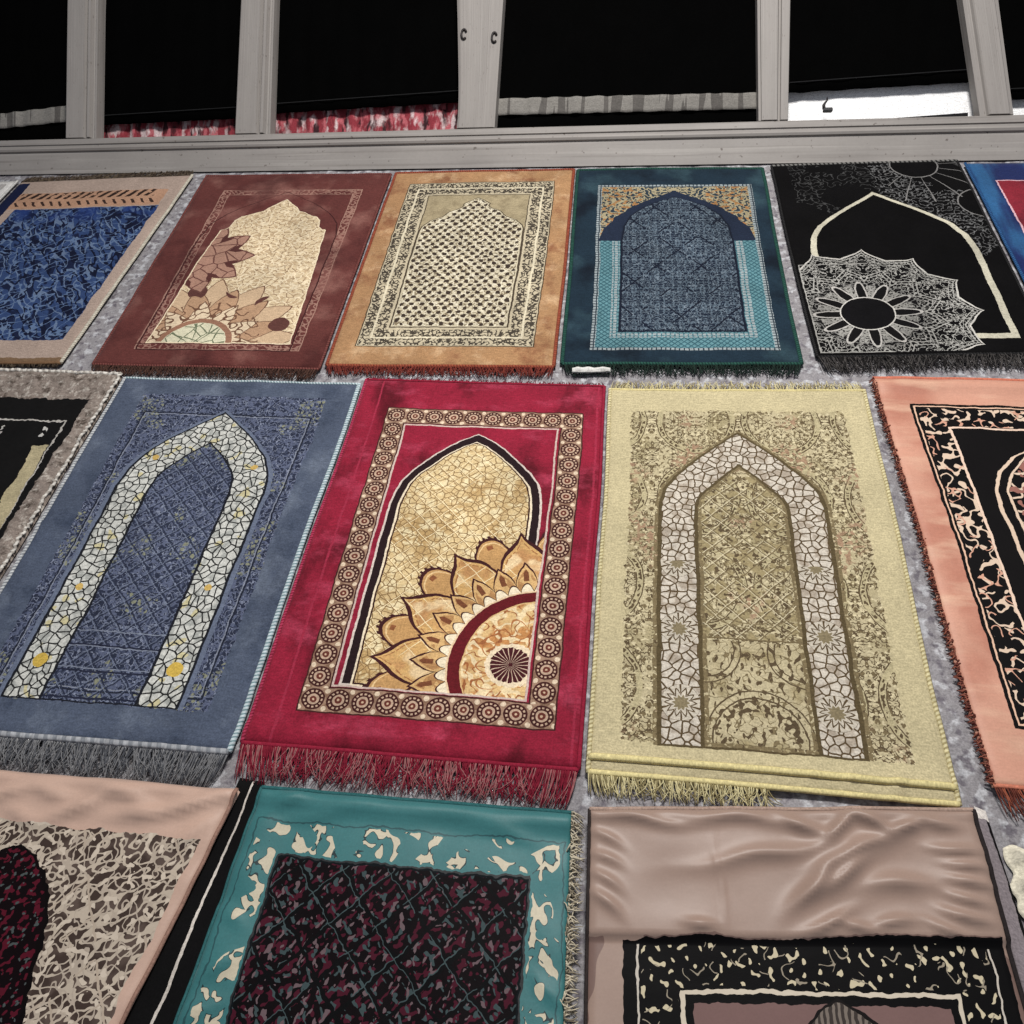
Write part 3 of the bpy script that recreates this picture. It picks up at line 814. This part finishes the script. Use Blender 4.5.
# quarter flower
MC = (.557, .839)
rr, an = m.polar(*MC)
cl = clip * (x < .533)
GD = rgb(204, 158, 92); LN = rgb(64, 24, 26)
N = 14
def lotus(ph, r0, r1, pw, fill, w, hatch=None):
    t = m.petal(an, N, ph)
    d = rr - ((1 - t.pw(pw)) * (r1 - r0) + r0)
    m.layer(fill, cl * (d < 0)); m.layer(LN, cl * (abs(d) < w))
    m.layer(rgb(232, 200, 140), cl * m.band(d, -w - .007, -w - .003))
    if hatch: m.layer(LN, cl * m.band(d, 0, .009) * ((an * 57.3).mod(2.1) < .8))
    return d, t
# rounded back petals
t = m.petal(an, N, 12.86)
d = rr - (.262 + .088 * (1 - (t / .66) * (t / .66)).mx(0).pw(.55))
hz = m.band(d, 0, .010) * ((an * 57.3).mod(2.0) < 1.0) * (t < .6)
m.layer(LN, cl * hz); m.layer(rgb(188, 140, 82), cl * (d < 0)); m.layer(LN, cl * (abs(d) < .0045) * (rr > .262))
m.layer(rgb(222, 184, 126), cl * m.band(d, -.014, -.010)); m.layer(rgb(140, 80, 44), cl * (t < .09) * m.band(d, -.03, -.018))
# cusped front petals
t = m.petal(an, N, 0)
Rt = .246 + (1 - t.pw(2.4)).mx(0) * .066 + (1 - t).pw(6) * .034
d = rr - Rt
m.layer(GD, cl * (d < 0))
m.layer(rgb(186, 132, 78), cl * (d < -.02) * m.soft(m.noise(14, 3, seed=33.), .45, .65))
m.layer(rgb(222, 190, 140), cl * (d < -.016) * m.soft(m.noise(18, 2, seed=3.), .50, .66))
m.layer(LN, cl * (abs(d) < .0062))
m.layer(rgb(166, 110, 62), cl * m.band(d, -.019, -.014) * (m.noise(90, 0) > .42))
m.layer(rgb(236, 214, 164), cl * m.band(d, -.09, -.008) * m.lat(.044, .0012) * m.soft(m.noise(9, 1, seed=6.), .40, .56))
# small petals round the ring
t = m.petal(an, N * 2, 0)
d = rr - (.206 + .044 * (1 - t * t).mx(0).pw(.7) + .014 * (1 - t).pw(4))
m.layer(rgb(208, 164, 102), cl * (d < 0)); m.layer(rgb(176, 126, 74), cl * (d < -.012) * (m.noise(30, 1, seed=4.) > .5)); m.layer(LN, cl * (abs(d) < .0036))
m.layer(rgb(120, 66, 38), cl * (d < -.016) * (t < .22) * (rr > .216))
t = m.petal(an, N * 3, 0)
d = rr - (.188 + (1 - t * t) * .022)
m.layer(rgb(232, 214, 180), cl * (d < 0)); m.layer(LN, cl * (abs(d) < .0018))
m.layer(rgb(226, 192, 150), cl * (rr < .189)); m.layer(rgb(104, 18, 26), cl * (rr < .185)); 
m.layer(rgb(214, 174, 112), cl * (rr < .160))
g = cl * (rr < .157)
m.layer(rgb(192, 128, 68), g * m.soft(m.noise(20, 2, seed=5.), .46, .60)); m.layer(rgb(226, 200, 152), g * m.squig(26, .05, seed=2.))
m.layer(rgb(160, 92, 48), g * m.squig(34, .03, seed=8.)); m.layer(rgb(232, 206, 156), g * m.soft(m.noise(34, 1, seed=15.), .58, .66))
tt = m.petal(an, 18, 0)
m.layer(rgb(178, 108, 56), g * (abs(rr - (.128 - tt * tt * .03)) < .002))
rb, ab = m.polar(.498, .834)
rbn = rb + m.noise(120, 1) * .008 - .004
m.layer(rgb(226, 204, 168), cl * (rbn < .050)); m.layer(rgb(70, 20, 26), cl * (rbn < .040))
m.layer(rgb(206, 176, 148), cl * (rb < .040) * (rb > .004) * (m.petal(ab, 22, 3) < .20))
crimI = m.done()
red_yarn = yarn('crimson_yarn', rgb(132, 26, 46), rgb(156, 96, 96), .66)
pink_cord = cord('rose_edge_stitch', rgb(182, 52, 84), rgb(140, 24, 50), .007)
crims = plain('crimson_edge', rgb(146, 26, 50))
r = Rug([(-.667, 1.695), (-.027, 1.661), (-.056, .631), (-.707, .649)], 'crimson prayer rug with gold arch and large quarter flower', crimI, 10, amp=.004, zfun=lambda x, y, W, L: .004 * sst(L - .05, L - .03, y) * sst(L, L - .02, y))
r.binding('l', .0045, pink_cord, n=160); r.binding('r', .0045, crims); r.binding('t', .004, crims); r.binding('b', .005, crims)
r.fringe('b', .078, red_yarn, 520, lean=.17); r.fringe('t', .022, yarn('crimson_top_yarn', rgb(126, 24, 40), rgb(100, 18, 32)), 200, lean=.5)

# --- cream rug with mosaic arch
m = Mat('cream_pile', rgb(188, 174, 132), nap=.08, warp=.0018, napscale=9)
x, y = m.x, m.y
b = m.rect(.056, .568, .084, .970)
inb = (b + m.noise(70, 2) * .016 - .008) < 0
mir = abs(x - .312)
ORN = rgb(88, 72, 50)
m.layer(rgb(182, 168, 130), inb)
# medallion scrolls, mirrored
sx_ = mir.rep(.21, .10); sy_ = y.rep(.245, .12)
rad = (sx_ * sx_ + sy_ * sy_ * .72).sqrt()
m.layer(rgb(152, 138, 98), inb * m.soft(m.noise(9, 4, seed=13.), .45, .7) * .8)
m.layer(ORN, inb * (abs(m.noise(95, 1.2, abs(sx_), abs(sy_), seed=2.) - .5) < .055) * (m.noise(26, 1, seed=5.) > .40))
m.layer(rgb(112, 96, 66), inb * (m.noise(110, 1, abs(sx_), abs(sy_), seed=6.) > .62))
m.layer(rgb(200, 186, 146), inb * (m.noise(100, 1, abs(sx_), abs(sy_), seed=26.) > .65))
m.layer(rgb(178, 165, 124), inb * (m.band(rad, .080, .092)) * .8)
m.layer(ORN, inb * ((abs(rad - .079) < .0012).mx(abs(rad - .093) < .0012).mx((abs(rad - .086) < .0035) * (m.noise(130, 0) > .52))) * (m.noise(18, 1, seed=7.) > .42))
m.layer(rgb(158, 124, 96), inb * m.soft(m.noise(6, 2, mir, y, seed=3.), .55, .68) * (m.noise(80, 1, seed=4.) > .54))
P = [(.160, 0), (.205, .052), (.25, .098), (.30, .143), (.34, .170), (.385, .181), (.974, .182)]
cxe = .307
ao = m.arch(cxe, P); ai = m.arch(cxe, offset(P, -.080))
ins = ai < 0
lat_ = ins * (y < .737) * (y > .30)
m.layer(rgb(150, 134, 94), lat_ * m.soft(m.noise(34, 2, seed=8.), .5, .62)); m.layer(ORN, lat_ * (m.noise(75, 1, seed=18.) > .655))
m.layer(rgb(112, 96, 66), lat_ * m.lat(.044, .0017))
m.layer(rgb(204, 192, 156), lat_ * m.lat(.044, .0009, x + .004, y) * (m.noise(11, 1, seed=2.) > .45))
r7 = ((x - .307) * (x - .307) + (y - .60) * (y - .60)).sqrt()
m.layer(rgb(122, 106, 74), lat_ * (abs(abs(r7 - .105) - .006) < .0014) * (m.noise(30, 1, seed=3.) > .42))
m.layer(rgb(110, 94, 64), ins * (abs(y - .737).mn(abs(y - .789)).mn(abs(y - .888)) < .0016))
# leaf sprays low in the arch
low = ins * (y > .742)
m.layer(rgb(184, 170, 132), low); m.layer(rgb(152, 136, 96), low * m.soft(m.noise(12, 3, mir, y, seed=4.), .45, .65))
kx = abs(x.rep(.040, .307)); ky = y.rep(.030)
lf = m.noise(80, .5, x * 1.25, y * .8, seed=41.) > .63
m.layer(ORN, low * lf); m.layer(rgb(120, 104, 72), low * (abs(m.noise(48, .8, x, y, seed=47.) - .5) < .022))
r8 = ((abs(x - .307) - .10) * (abs(x - .307) - .10) + (y - .765) * (y - .765)).sqrt()
r9 = ((x - .307) * (x - .307) + (y - .955) * (y - .955) * .9).sqrt()
rings = (abs(r8 - .075).mn(abs(r8 - .062)).mn(abs(r9 - .098)).mn(abs(r9 - .084)) < .0015)
m.layer(ORN, low * rings)
m.layer(ORN, low * m.band(r9, .058, .080) * (m.noise(85, 0, seed=3.) > .56))
bandm = (ao < 0) * (ai > 0)
m.layer(rgb(196, 186, 170), bandm)
# girih mosaic: cells and stars repeated down the band
mcx = abs(abs(x - cxe) - .142); sy2 = y.rep(.165, .885)
rs, as_ = (mcx * mcx + sy2 * sy2).sqrt(), m.math('ARCTAN2', sy2, mcx)
cell = m.vor(54, x, y, seed=3., rand=.85)
straight = y > .40
GL_ = rgb(88, 70, 46)
m.layer(rgb(164, 150, 132), bandm * m.soft(m.noise(40, 1, seed=44.), .45, .65)); m.layer(GL_, bandm * (cell < .085))
st_ = m.petal(as_, 10, 0)
star = bandm * straight * (rs < .038) * (y > .55)
m.layer(rgb(190, 180, 162), star)
m.layer(GL_, star * ((abs(rs - (.030 - st_ * .014)) < .0022).mx((rs > .02) * (st_ > .82)).mx(abs(rs - .039) < .0016)))
m.layer(rgb(128, 114, 84), star * (rs < .017 - st_ * .006))
m.layer(rgb(86, 72, 46), ((abs(ao) < .0045).mx(abs(ai) < .004)) * (y < .974))
m.layer(rgb(120, 104, 72), (m.band(ao, .004, .012).mx(m.band(ai, -.012, -.004))) * (y < .974) * (m.noise(100, 1) > .4))
creamJ = m.done()
ycord = cord('pale_yellow_braid', rgb(208, 196, 148), rgb(168, 152, 104), .009, .45)
yplain = plain('pale_yellow_piping', rgb(212, 196, 132), rough=.6)
cyarn = yarn('cream_yarn', rgb(206, 194, 144), rgb(150, 136, 92), .6)
def zJ(x, y, W, L):
    h = .003 * math.exp(-((y - L + .035) / .012) ** 2)
    for (cx, cy, dx, dy, l, hh) in ((.54, 1.0, .4, -.7, .05, .005), (.47, .985, .4, -.6, .05, .004), (.40, .99, .3, -.6, .04, .003), (.03, .45, .8, .2, .05, .003), (.03, .60, .8, .2, .05, .003), (.05, .93, .6, .5, .05, .003)):
        n = math.hypot(dx, dy); ex, ey = dx / n, dy / n
        a_ = (x - cx) * ex + (y - cy) * ey; b_ = -(x - cx) * ey + (y - cy) * ex
        h += hh * math.exp(-(b_ / .009) ** 2 - (a_ / l) ** 2)
    return h
r = Rug([(-.012, 1.652), (.612, 1.648), (.594, .601), (-.039, .626)], 'cream prayer rug with white mosaic arch and brown printed scrolls', creamJ, 11, amp=.004, zfun=zJ)
r.binding('l', .005, ycord, n=170); r.binding('r', .005, ycord, n=170); r.binding('t', .004, yplain, inset=.004)
r.binding('b', .007, yplain, inset=.03); r.binding('b', .006, yplain, inset=.002)
r.fringe('t', .04, cyarn, 240, lean=.3); r.fringe('b', .045, cyarn, 200, t0=0, t1=.5, lean=.12)

# --- coral rug with black centre
m = Mat('coral_pile', rgb(204, 142, 116), nap=.06, warp=.002, rough=.55, spec=.3, grain=.05, sheen=.2)
x, y = m.x, m.y
m.layer(rgb(186, 116, 92), m.soft(m.noise(5, 4, seed=2.), .46, .70)); m.layer(rgb(214, 164, 134), m.soft(m.noise(9, 4, m.rx * .5, m.ry * 2, seed=12.), .5, .72) * .8)
BK = rgb(17, 15, 16); IV = rgb(214, 186, 160)
b = m.rect(.068, .60, .093, .945); b0_ = b
m.layer(BK, b < 0); m.layer(rgb(222, 178, 148), abs(b + .009) < .0018)
inn = m.rect(.143, .525, .172, .87)
tex = m.band(b, -.074, -.016) * (inn > .003)
g = m.noise(23, 1, seed=3.)
m.layer(IV, tex * (abs(m.noise(26, .8, x * 1.1, y, seed=6.) - .5) < .036) * (m.noise(17, 0, seed=21.) > .42))
m.layer(IV, tex * (m.noise(44, .4, seed=9.) > .69))
m.layer(rgb(206, 150, 124), tex * (abs(m.noise(30, .6, seed=14.) - .5) < .026) * (m.noise(20, 0, seed=33.) > .5))
m.layer(rgb(226, 194, 170), abs(inn) < .0028)
P = [(.22, 0), (.26, .075), (.31, .12), (.37, .145), (.41, .147), (.60, .140), (.87, .138)]
a = m.arch(.334, P)
cl = inn < -.003
m.layer(IV, cl * (abs(a) < .0042)); m.layer(IV, cl * (abs(a + .026) < .003))
m.layer(IV, cl * (a < -.03) * m.squig(26, .055, seed=5.)); m.layer(rgb(150, 96, 84), cl * (a < -.03) * (m.noise(36, 1, seed=8.) > .6))
m.satin = (b0_ > 0) * 1.0
coralK = m.done()
def zK(x, y, W, L):
    return .004 * sst(.075, .03, min(x, y)) * (.5 + .5 * nz(x * 8, y * 38, 3)) + (.010 * math.exp(-((y - .03) / .018) ** 2) if y < .1 else 0)
r = Rug([(.640, 1.690), (1.30, 1.668), (1.32, .61), (.658, .638)], 'coral prayer rug with black centre and rust fringe, right edge of the middle row', coralK, 12, amp=.004, zfun=zK)
ry2 = yarn('rust_edge_yarn', rgb(150, 84, 66), rgb(104, 52, 44))
r.fringe('l', .014, ry2, 420, r=.0015, lean=.9, z=.008); r.binding('t', .005, plain('salmon_piping', rgb(202, 110, 84)))
r.binding('b', .004, plain('salmon_hem', rgb(196, 112, 86)))
r.fringe('b', .062, yarn('rust_bottom_yarn', rgb(158, 82, 58), rgb(112, 54, 42)), 260, r=.0014, lean=.25)

# ================================================================== FRONT ROW
# --- beige rug with black-red arch
m = Mat('beige_squiggle_pile', rgb(194, 158, 138), nap=.06, warp=.003, rough=.5, spec=.35, grain=.03, sheen=.3)
x, y = m.x, m.y
f = m.rect(.036, .655, .095, .96)
inb = f + m.noise(20, 1) * .01 - .005 < 0
BRN = rgb(66, 52, 46)
m.layer(BRN, inb)
q = x * .8 - y * .6; r_ = x * .6 + y * .8
m.layer(rgb(92, 76, 68), inb * m.soft(m.noise(20, 2, seed=22.), .45, .65))
m.layer(rgb(186, 170, 150), inb * (abs(m.noise(40, .6, q * .8, r_ * 1.25, seed=2.) - .5) < .060))
m.layer(rgb(176, 160, 142), inb * (abs(m.noise(46, .4, r_ * .8, q * 1.3, seed=5.) - .5) < .040))
m.layer(rgb(200, 184, 164), inb * (m.noise(70, .5, seed=15.) > .68))
m.layer(rgb(178, 160, 140), inb * m.lat(.09, .0022, x, y, asp=.75) * (m.noise(9, 0, seed=3.) > .5))
P = [(.135, 0), (.150, .035), (.175, .070), (.205, .095), (.26, .132), (.30, .146), (.42, .185), (.95, .20)]
a = m.arch(.335, P)
ae = a + m.noise(30, 1, seed=3.) * .02 - .01
m.layer(rgb(18, 9, 12), ae < 0)
m.layer(rgb(88, 18, 34), (ae < -.005) * (m.noise(75, 1.5, seed=7.) > .57))
m.layer(rgb(70, 78, 78), (ae < -.003) * (m.noise(90, 1, seed=11.) > .68))
m.layer(rgb(14, 9, 10), abs(ae) < .004)
m.satin = 1.0 - (f < 0)
beigeL = m.done()
def fold(x, y, cx, cy, dx, dy, l, hh, w):
    n = math.hypot(dx, dy); ex, ey = dx / n, dy / n
    a_ = (x - cx) * ex + (y - cy) * ey + .0; b_ = -(x - cx) * ey + (y - cy) * ex
    b_ += .004 * math.sin(a_ * 40 + cx * 30)
    return hh * math.exp(-abs(b_ / w) ** 1.6 - (a_ / l) ** 2)
def zL(x, y, W, L):
    h = 0.
    k = sst(.13, .07, y)
    for f_ in ((.24, .05, 1, -.35, .05, .012, .011), (.33, .035, 1, .1, .05, .010, .010), (.40, .06, 1, -.5, .05, .013, .012), (.47, .03, 1, .15, .05, .010, .009), (.55, .055, 1, -.25, .06, .013, .011), (.62, .03, 1, -.2, .04, .011, .010), (.63, .09, .6, -.6, .04, .008, .009), (.30, .085, 1, .2, .04, .006, .008)):
        h += 1.6 * fold(x, y, *f_)
    h += k * (.012 * max(0, nz(x * 5 + y * 6, y * 16 - x * 3, 5)) + .004 * nz(x * 14, y * 26, 8))
    h += .006 * math.exp(-((y - .012) / .012) ** 2)
    h += .004 * sst(W - .05, W - .01, x) * nz(x * 10, y * 22, 4)
    return h
r = Rug([(-1.36, .575), (-.681, .553), (-.887, -.45), (-1.56, -.40)], 'beige rug with brown scribble pattern and dark red arch, front left corner', beigeL, 13, amp=.005, zfun=zL, z0=.005)
r.binding('r', .004, plain('brown_pink_edge', rgb(150, 112, 96)))
# --- black rug with a white line, mostly hidden
m = Mat('black_white_line_pile', rgb(13, 12, 13), nap=.2, warp=.002)
m.layer(rgb(206, 196, 184), abs(m.x - .052 - m.noise(6, 1) * .02) < .0035)
r = Rug([(-.690, .582), (-.640, .576), (-.726, -.46), (-.880, -.46)], 'narrow black rug edge with a thin white line, between beige and teal rugs', m.done(), 14, amp=.002, wob=.002, thick=.003, nx=24, ny=70)

# --- teal rug
m = Mat('teal_border_pile', rgb(46, 112, 114), nap=.07, warp=.004, rough=.5, spec=.35, grain=.05, sheen=.3)
x, y = m.x, m.y
b = m.rect(.082, .552, .118, .93)
IV = rgb(198, 186, 158)
ob = m.band(b, .008, .058) * (y > .055) * (x > .02) * (x < .618)
rowy = (b > .02)
g1 = m.noise(30, .6, seed=3.)
g2 = abs(m.noise(24, .8, seed=8.) - .5) < .07
run = x.mod(.058)
n_a = m.noise(38, .5, seed=3.); n_b = abs(m.noise(30, .7, seed=8.) - .5); n_c = m.noise(26, 0, seed=15.)
gap_ = m.noise(17, 0, seed=27.) > .40
motif = ob * gap_ * ((n_a > .595).mx((n_b < .055) * (n_c > .5)))
out = ob * gap_ * ((n_a > .575).mx((n_b < .075) * (n_c > .47)))
m.layer(rgb(18, 46, 50), out); m.layer(IV, motif)
m.layer(rgb(30, 78, 82), abs(m.rect(.018, .615, .056, .99)) < .0014)
inn = b < 0
m.layer(rgb(16, 10, 13), inn)
fade = m.noise(6, 2, seed=4.)
m.layer(rgb(74, 20, 36), inn * (m.noise(58, 1.5, x + y, (x - y) * .7, seed=6.) > .565))
m.layer(rgb(58, 74, 76), inn * (m.noise(66, 1, x - y, (x + y) * .6, seed=2.) > .645))
m.layer(rgb(104, 84, 88), inn * (m.noise(72, 1, x + y * .6, (x - y) * .6, seed=12.) > .67))
m.layer(rgb(12, 12, 14), inn * m.lat(.086, .0045))
m.layer(rgb(62, 78, 80), inn * m.lat(.086, .0011, x + .005, y) * (m.noise(14, 1, seed=2.) > .45))
m.layer(rgb(14, 20, 24), abs(b) < .0035)
m.satin = (b > 0) * 1.0
tealM = m.done()
def zM(x, y, W, L):
    h = .010 * math.exp(-((y - .018) / .016) ** 2)
    for f_ in ((.06, .03, .8, -.7, .05, .010, .010), (.12, .045, 1, -.25, .06, .008, .009), (.50, .045, 1, .12, .08, .006, .009), (.035, .30, .7, -.5, .035, .009, .009), (.04, .36, .7, -.4, .03, .008, .008), (.60, .28, .6, .5, .03, .008, .008), (.6, .36, .7, -.3, .03, .008, .008), (.03, .22, .8, .4, .03, .007, .008)):
        h += fold(x, y, *f_)
    e = min(x, W - x)
    h += sst(.10, .02, e) * .006 * (nz(x * 9, y * 18, 6) + .4)
    h += sst(.10, .03, y) * .004 * nz(x * 9, y * 24, 2)
    return h
r = Rug([(-.638, .560), (-.062, .548), (-.050, -.48), (-.730, -.48)], 'teal rug with cream ornament border and black-red centre, front row', tealM, 15, amp=.004, zfun=zM, z0=.005)
cy2 = yarn('pale_cream_yarn', rgb(196, 184, 158), rgb(140, 128, 106), .62)
r.fringe('r', .024, cy2, 620, r=.0012, lean=.8, z=.012); r.binding('t', .004, plain('teal_edge', rgb(40, 96, 98)))
r.binding('l', .003, plain('teal_side', rgb(44, 100, 102)))

# --- taupe rug with black patterned band
m = Mat('taupe_pile', rgb(154, 126, 111), nap=.04, warp=.003, rough=.46, spec=.4, grain=.025, sheen=.35)
x, y = m.x, m.y
edge = .200 + m.noise(4, 1, seed=3.) * .03 - .015
b = (m.rect(.058, .640, .1, 1.1)).mx(edge - y + .002)
m.layer(rgb(120, 92, 82), (y > edge) * (m.noise(5, 2) > .4))
BK = rgb(14, 13, 14); IV = rgb(200, 186, 152)
m.layer(BK, b < 0)
m.layer(rgb(196, 186, 172), m.band(abs(x - .349), .266, .2695) * (y > .212))
ib = m.rect(.146, .556, .276, 1.1)
tex = (b < -.010) * (ib > .006) * m.band(abs(x - .349), -1, .262)
sp = m.vor(44, x, y, 'F1', seed=2.)
m.layer(IV, tex * (m.noise(78, .3, x * 1.2, y, seed=5.) > .675)); m.layer(rgb(150, 138, 118), tex * (abs(m.noise(40, .5, seed=9.) - .5) < .02) * (m.noise(34, 0, seed=1.) > .60))
m.layer(rgb(122, 92, 88), ib < 0)
m.layer(rgb(206, 192, 170), m.band(ib, -.004, .002)); m.layer(BK, m.band(ib, -.016, -.004))
P = [(.285, 0), (.300, .028), (.325, .060), (.36, .085), (1.0, .10)]
a = m.arch(.376, P)
m.layer(rgb(120, 108, 98), (a < 0)); m.layer(rgb(62, 54, 50), (a < 0) * (x.mod(.009) < .0045)); m.layer(rgb(24, 20, 20), abs(a) < .004)
m.satin = (b > 0) * 1.0
taupeN = m.done()
def zN(x, y, W, L):
    h = .010 * sst(.208, .198, y)
    k = sst(.205, .15, y)
    # folds of the smooth top part
    folds = ((.25, .018, 1, .05, .09, .010, .009), (.36, .028, 1, .35, .035, .014, .010), (.42, .032, 1, -.6, .03, .015, .009), (.47, .024, 1, .45, .03, .014, .009), (.53, .030, 1, -.5, .028, .014, .009), (.585, .022, 1, .2, .03, .012, .009),
             (.10, .02, 1, .1, .07, .009, .008), (.30, .075, 1, -.15, .11, .010, .012), (.44, .070, 1, -.35, .06, .014, .011), (.36, .125, .6, -.6, .05, .015, .013), (.42, .105, .9, -.5, .05, .012, .011), (.50, .12, 1, -.1, .05, .012, .014), (.215, .11, .04, 1, .07, .0022, .0035),
             (.60, .065, 1, .12, .035, .010, .007), (.61, .090, 1, .2, .03, .009, .006), (.61, .115, 1, .28, .03, .010, .007), (.60, .140, 1, .35, .03, .009, .007), (.59, .165, 1, .3, .035, .010, .007), (.56, .185, 1, .3, .03, .008, .006),
             (.03, .05, .8, .5, .028, .007, .006), (.03, .085, .8, .4, .026, .007, .006), (.03, .12, .7, .5, .028, .007, .006), (.03, .155, .7, .6, .03, .008, .007),
             (.18, .180, 1, .15, .022, .009, .006), (.38, .176, 1, -.4, .04, .009, .007), (.42, .185, 1, .4, .025, .008, .006), (.48, .180, 1, -.2, .03, .009, .007))
    for f_ in folds: h += 1.3 * fold(x, y, *f_)
    h += k * .006 * nz(x * 7, y * 11, 2)
    h += .006 * math.exp(-((y - .006) / .010) ** 2)
    return h
r = Rug([(-.034, .553), (.608, .588), (.640, -.45), (-.016, -.48)], 'taupe rug with wrinkled plain top and black speckled band, front right', taupeN, 16, amp=.004, zfun=zN, nx=110, ny=180, z0=.004)
r.binding('t', .004, plain('taupe_hem', rgb(166, 138, 122))); r.binding('r', .004, plain('dark_side_edge', rgb(42, 36, 36)))
r.binding('l', .003, plain('dark_left_edge', rgb(52, 44, 42)))
# --- grey-lilac rug beneath it
m = Mat('lilac_grey_pile', rgb(128, 118, 122), nap=.1, warp=.003)
m.layer(rgb(14, 13, 14), m.x > .030)
m.layer(rgb(206, 198, 190), (m.y < .02) * (m.x > .012) * (m.x < .04))
r = Rug([(.612, .606), (.636, .596), (.690, -.3), (.646, -.3)], 'lilac grey rug strip with black edge beside the taupe rug', m.done(), 17, amp=.002, wob=.002, thick=.004, nx=14, ny=70)

# --- crumpled cream cloth at the right edge
vs, fs, uv = [], [], []
NX = 60
for j in range(NX + 1):
    for i in range(NX + 1):
        u, v = i / NX, j / NX
        px = .648 + .22 * u + .015 * nz(v * 6, 2.) * (1 - u) ; py = .535 - .155 * v + .012 * nz(u * 7, 5.)
        e = min(u, v, 1 - u, 1 - v)
        k = sst(0, .16, e)
        h = .003 + k * (.030 + .018 * nz(px * 18, py * 18, 3) + .010 * abs(nz(px * 40, py * 40, 6)))
        vs.append((px - .75, py - .46, h)); uv.append((px, py))
for j in range(NX):
    for i in range(NX):
        a = j * (NX + 1) + i; fs.append((a, a + NX + 1, a + NX + 2, a + 1))
ring = [i for i in range(NX)] + [j * (NX + 1) + NX for j in range(NX)] + [NX * (NX + 1) + i for i in range(NX, 0, -1)] + [j * (NX + 1) for j in range(NX, 0, -1)]
b0 = len(vs)
for k in ring: vs.append((vs[k][0], vs[k][1], .0)); uv.append(uv[k])
for k in range(len(ring)):
    n = len(ring); fs.append((ring[k], ring[(k + 1) % n], b0 + (k + 1) % n, b0 + k))
fs.append(tuple(b0 + k for k in range(len(ring) - 1, -1, -1)))
m = Mat('cream_cloth', rgb(222, 214, 190), nap=.05, warp=0, rough=.8)
o = link('cloth', mesh('cloth', vs, fs, uv), m.done()); o.location = (.75, .46, 0)
tag(o, 'crumpled cream cloth at the right edge, beside the taupe rug', 'cloth')
# --- scrap of white cloth below the navy rug
vs, fs, uv = [], [], []
NX = 24
for s in (0, 1):
    for j in range(7):
        for i in range(NX + 1):
            u, v = i / NX, j / 6
            w_ = .02 * (1 - .5 * abs(u - .4)); px = -.115 + .10 * u; py = 1.724 + (v - .5) * w_
            h = .0015 + (0 if s else .004 + .006 * math.sin(math.pi * v) + .004 * nz(px * 60, py * 60))
            vs.append((px + .065, py - 1.724, h)); uv.append((px, py))
M_ = (NX + 1) * 7
for j in range(6):
    for i in range(NX):
        a = j * (NX + 1) + i; fs.append((a, a + NX + 1, a + NX + 2, a + 1)); fs.append((M_ + a, M_ + a + 1, M_ + a + NX + 2, M_ + a + NX + 1))
o = link('cloth_scrap', mesh('cloth_scrap', vs, fs, uv), plain('white_scrap', rgb(214, 212, 206), warp=0)); o.location = (-.065, 1.724, .006)
tag(o, 'small white cloth scrap below the navy rug corner, above the crimson rug', 'cloth')


# ------------------------------------------------------------------ camera and light
R = ((0.99275902, -0.01539004, -0.11913299), (0.08791665, 0.76889818, 0.63329792), (-0.08185465, 0.639186, -0.76468365))
cam = bpy.data.cameras.new('camera'); co = bpy.data.objects.new('camera', cam); COL.objects.link(co)
co.matrix_world = Matrix(((R[0][0], R[0][1], -R[0][2], 0), (R[1][0], R[1][1], -R[1][2], 0), (R[2][0], R[2][1], -R[2][2], 1.5), (0, 0, 0, 1)))
cam.sensor_width = 36; cam.lens = 36 * 850 / 1024; cam.clip_start = .05; cam.clip_end = 100
scene.camera = co

w = bpy.data.worlds.new('sky'); scene.world = w; w.use_nodes = True
w.node_tree.nodes['Background'].inputs[0].default_value = (.80, .86, 1.0, 1); w.node_tree.nodes['Background'].inputs[1].default_value = .27
def area(name, loc, target, size, power, col):
    l = bpy.data.lights.new(name, 'AREA'); l.shape = 'RECTANGLE'; l.size = size[0]; l.size_y = size[1]; l.energy = power; l.color = col
    o = bpy.data.objects.new(name, l); COL.objects.link(o); o.location = loc
    o.rotation_euler = (Vector(target) - Vector(loc)).to_track_quat('-Z', 'Y').to_euler(); return o
area('overhead_area_light', (.2, 2.45, 3.3), (.05, 1.2, 0), (.8, .55), 172, (1, .97, .93))  # area light added for soft light from above; no such lamp is known

vs = scene.view_settings
scene.display_settings.display_device = 'sRGB'
vs.view_transform = 'Standard'; vs.look = 'None'; vs.gamma = 1; vs.use_curve_mapping = False; vs.exposure = -0.14
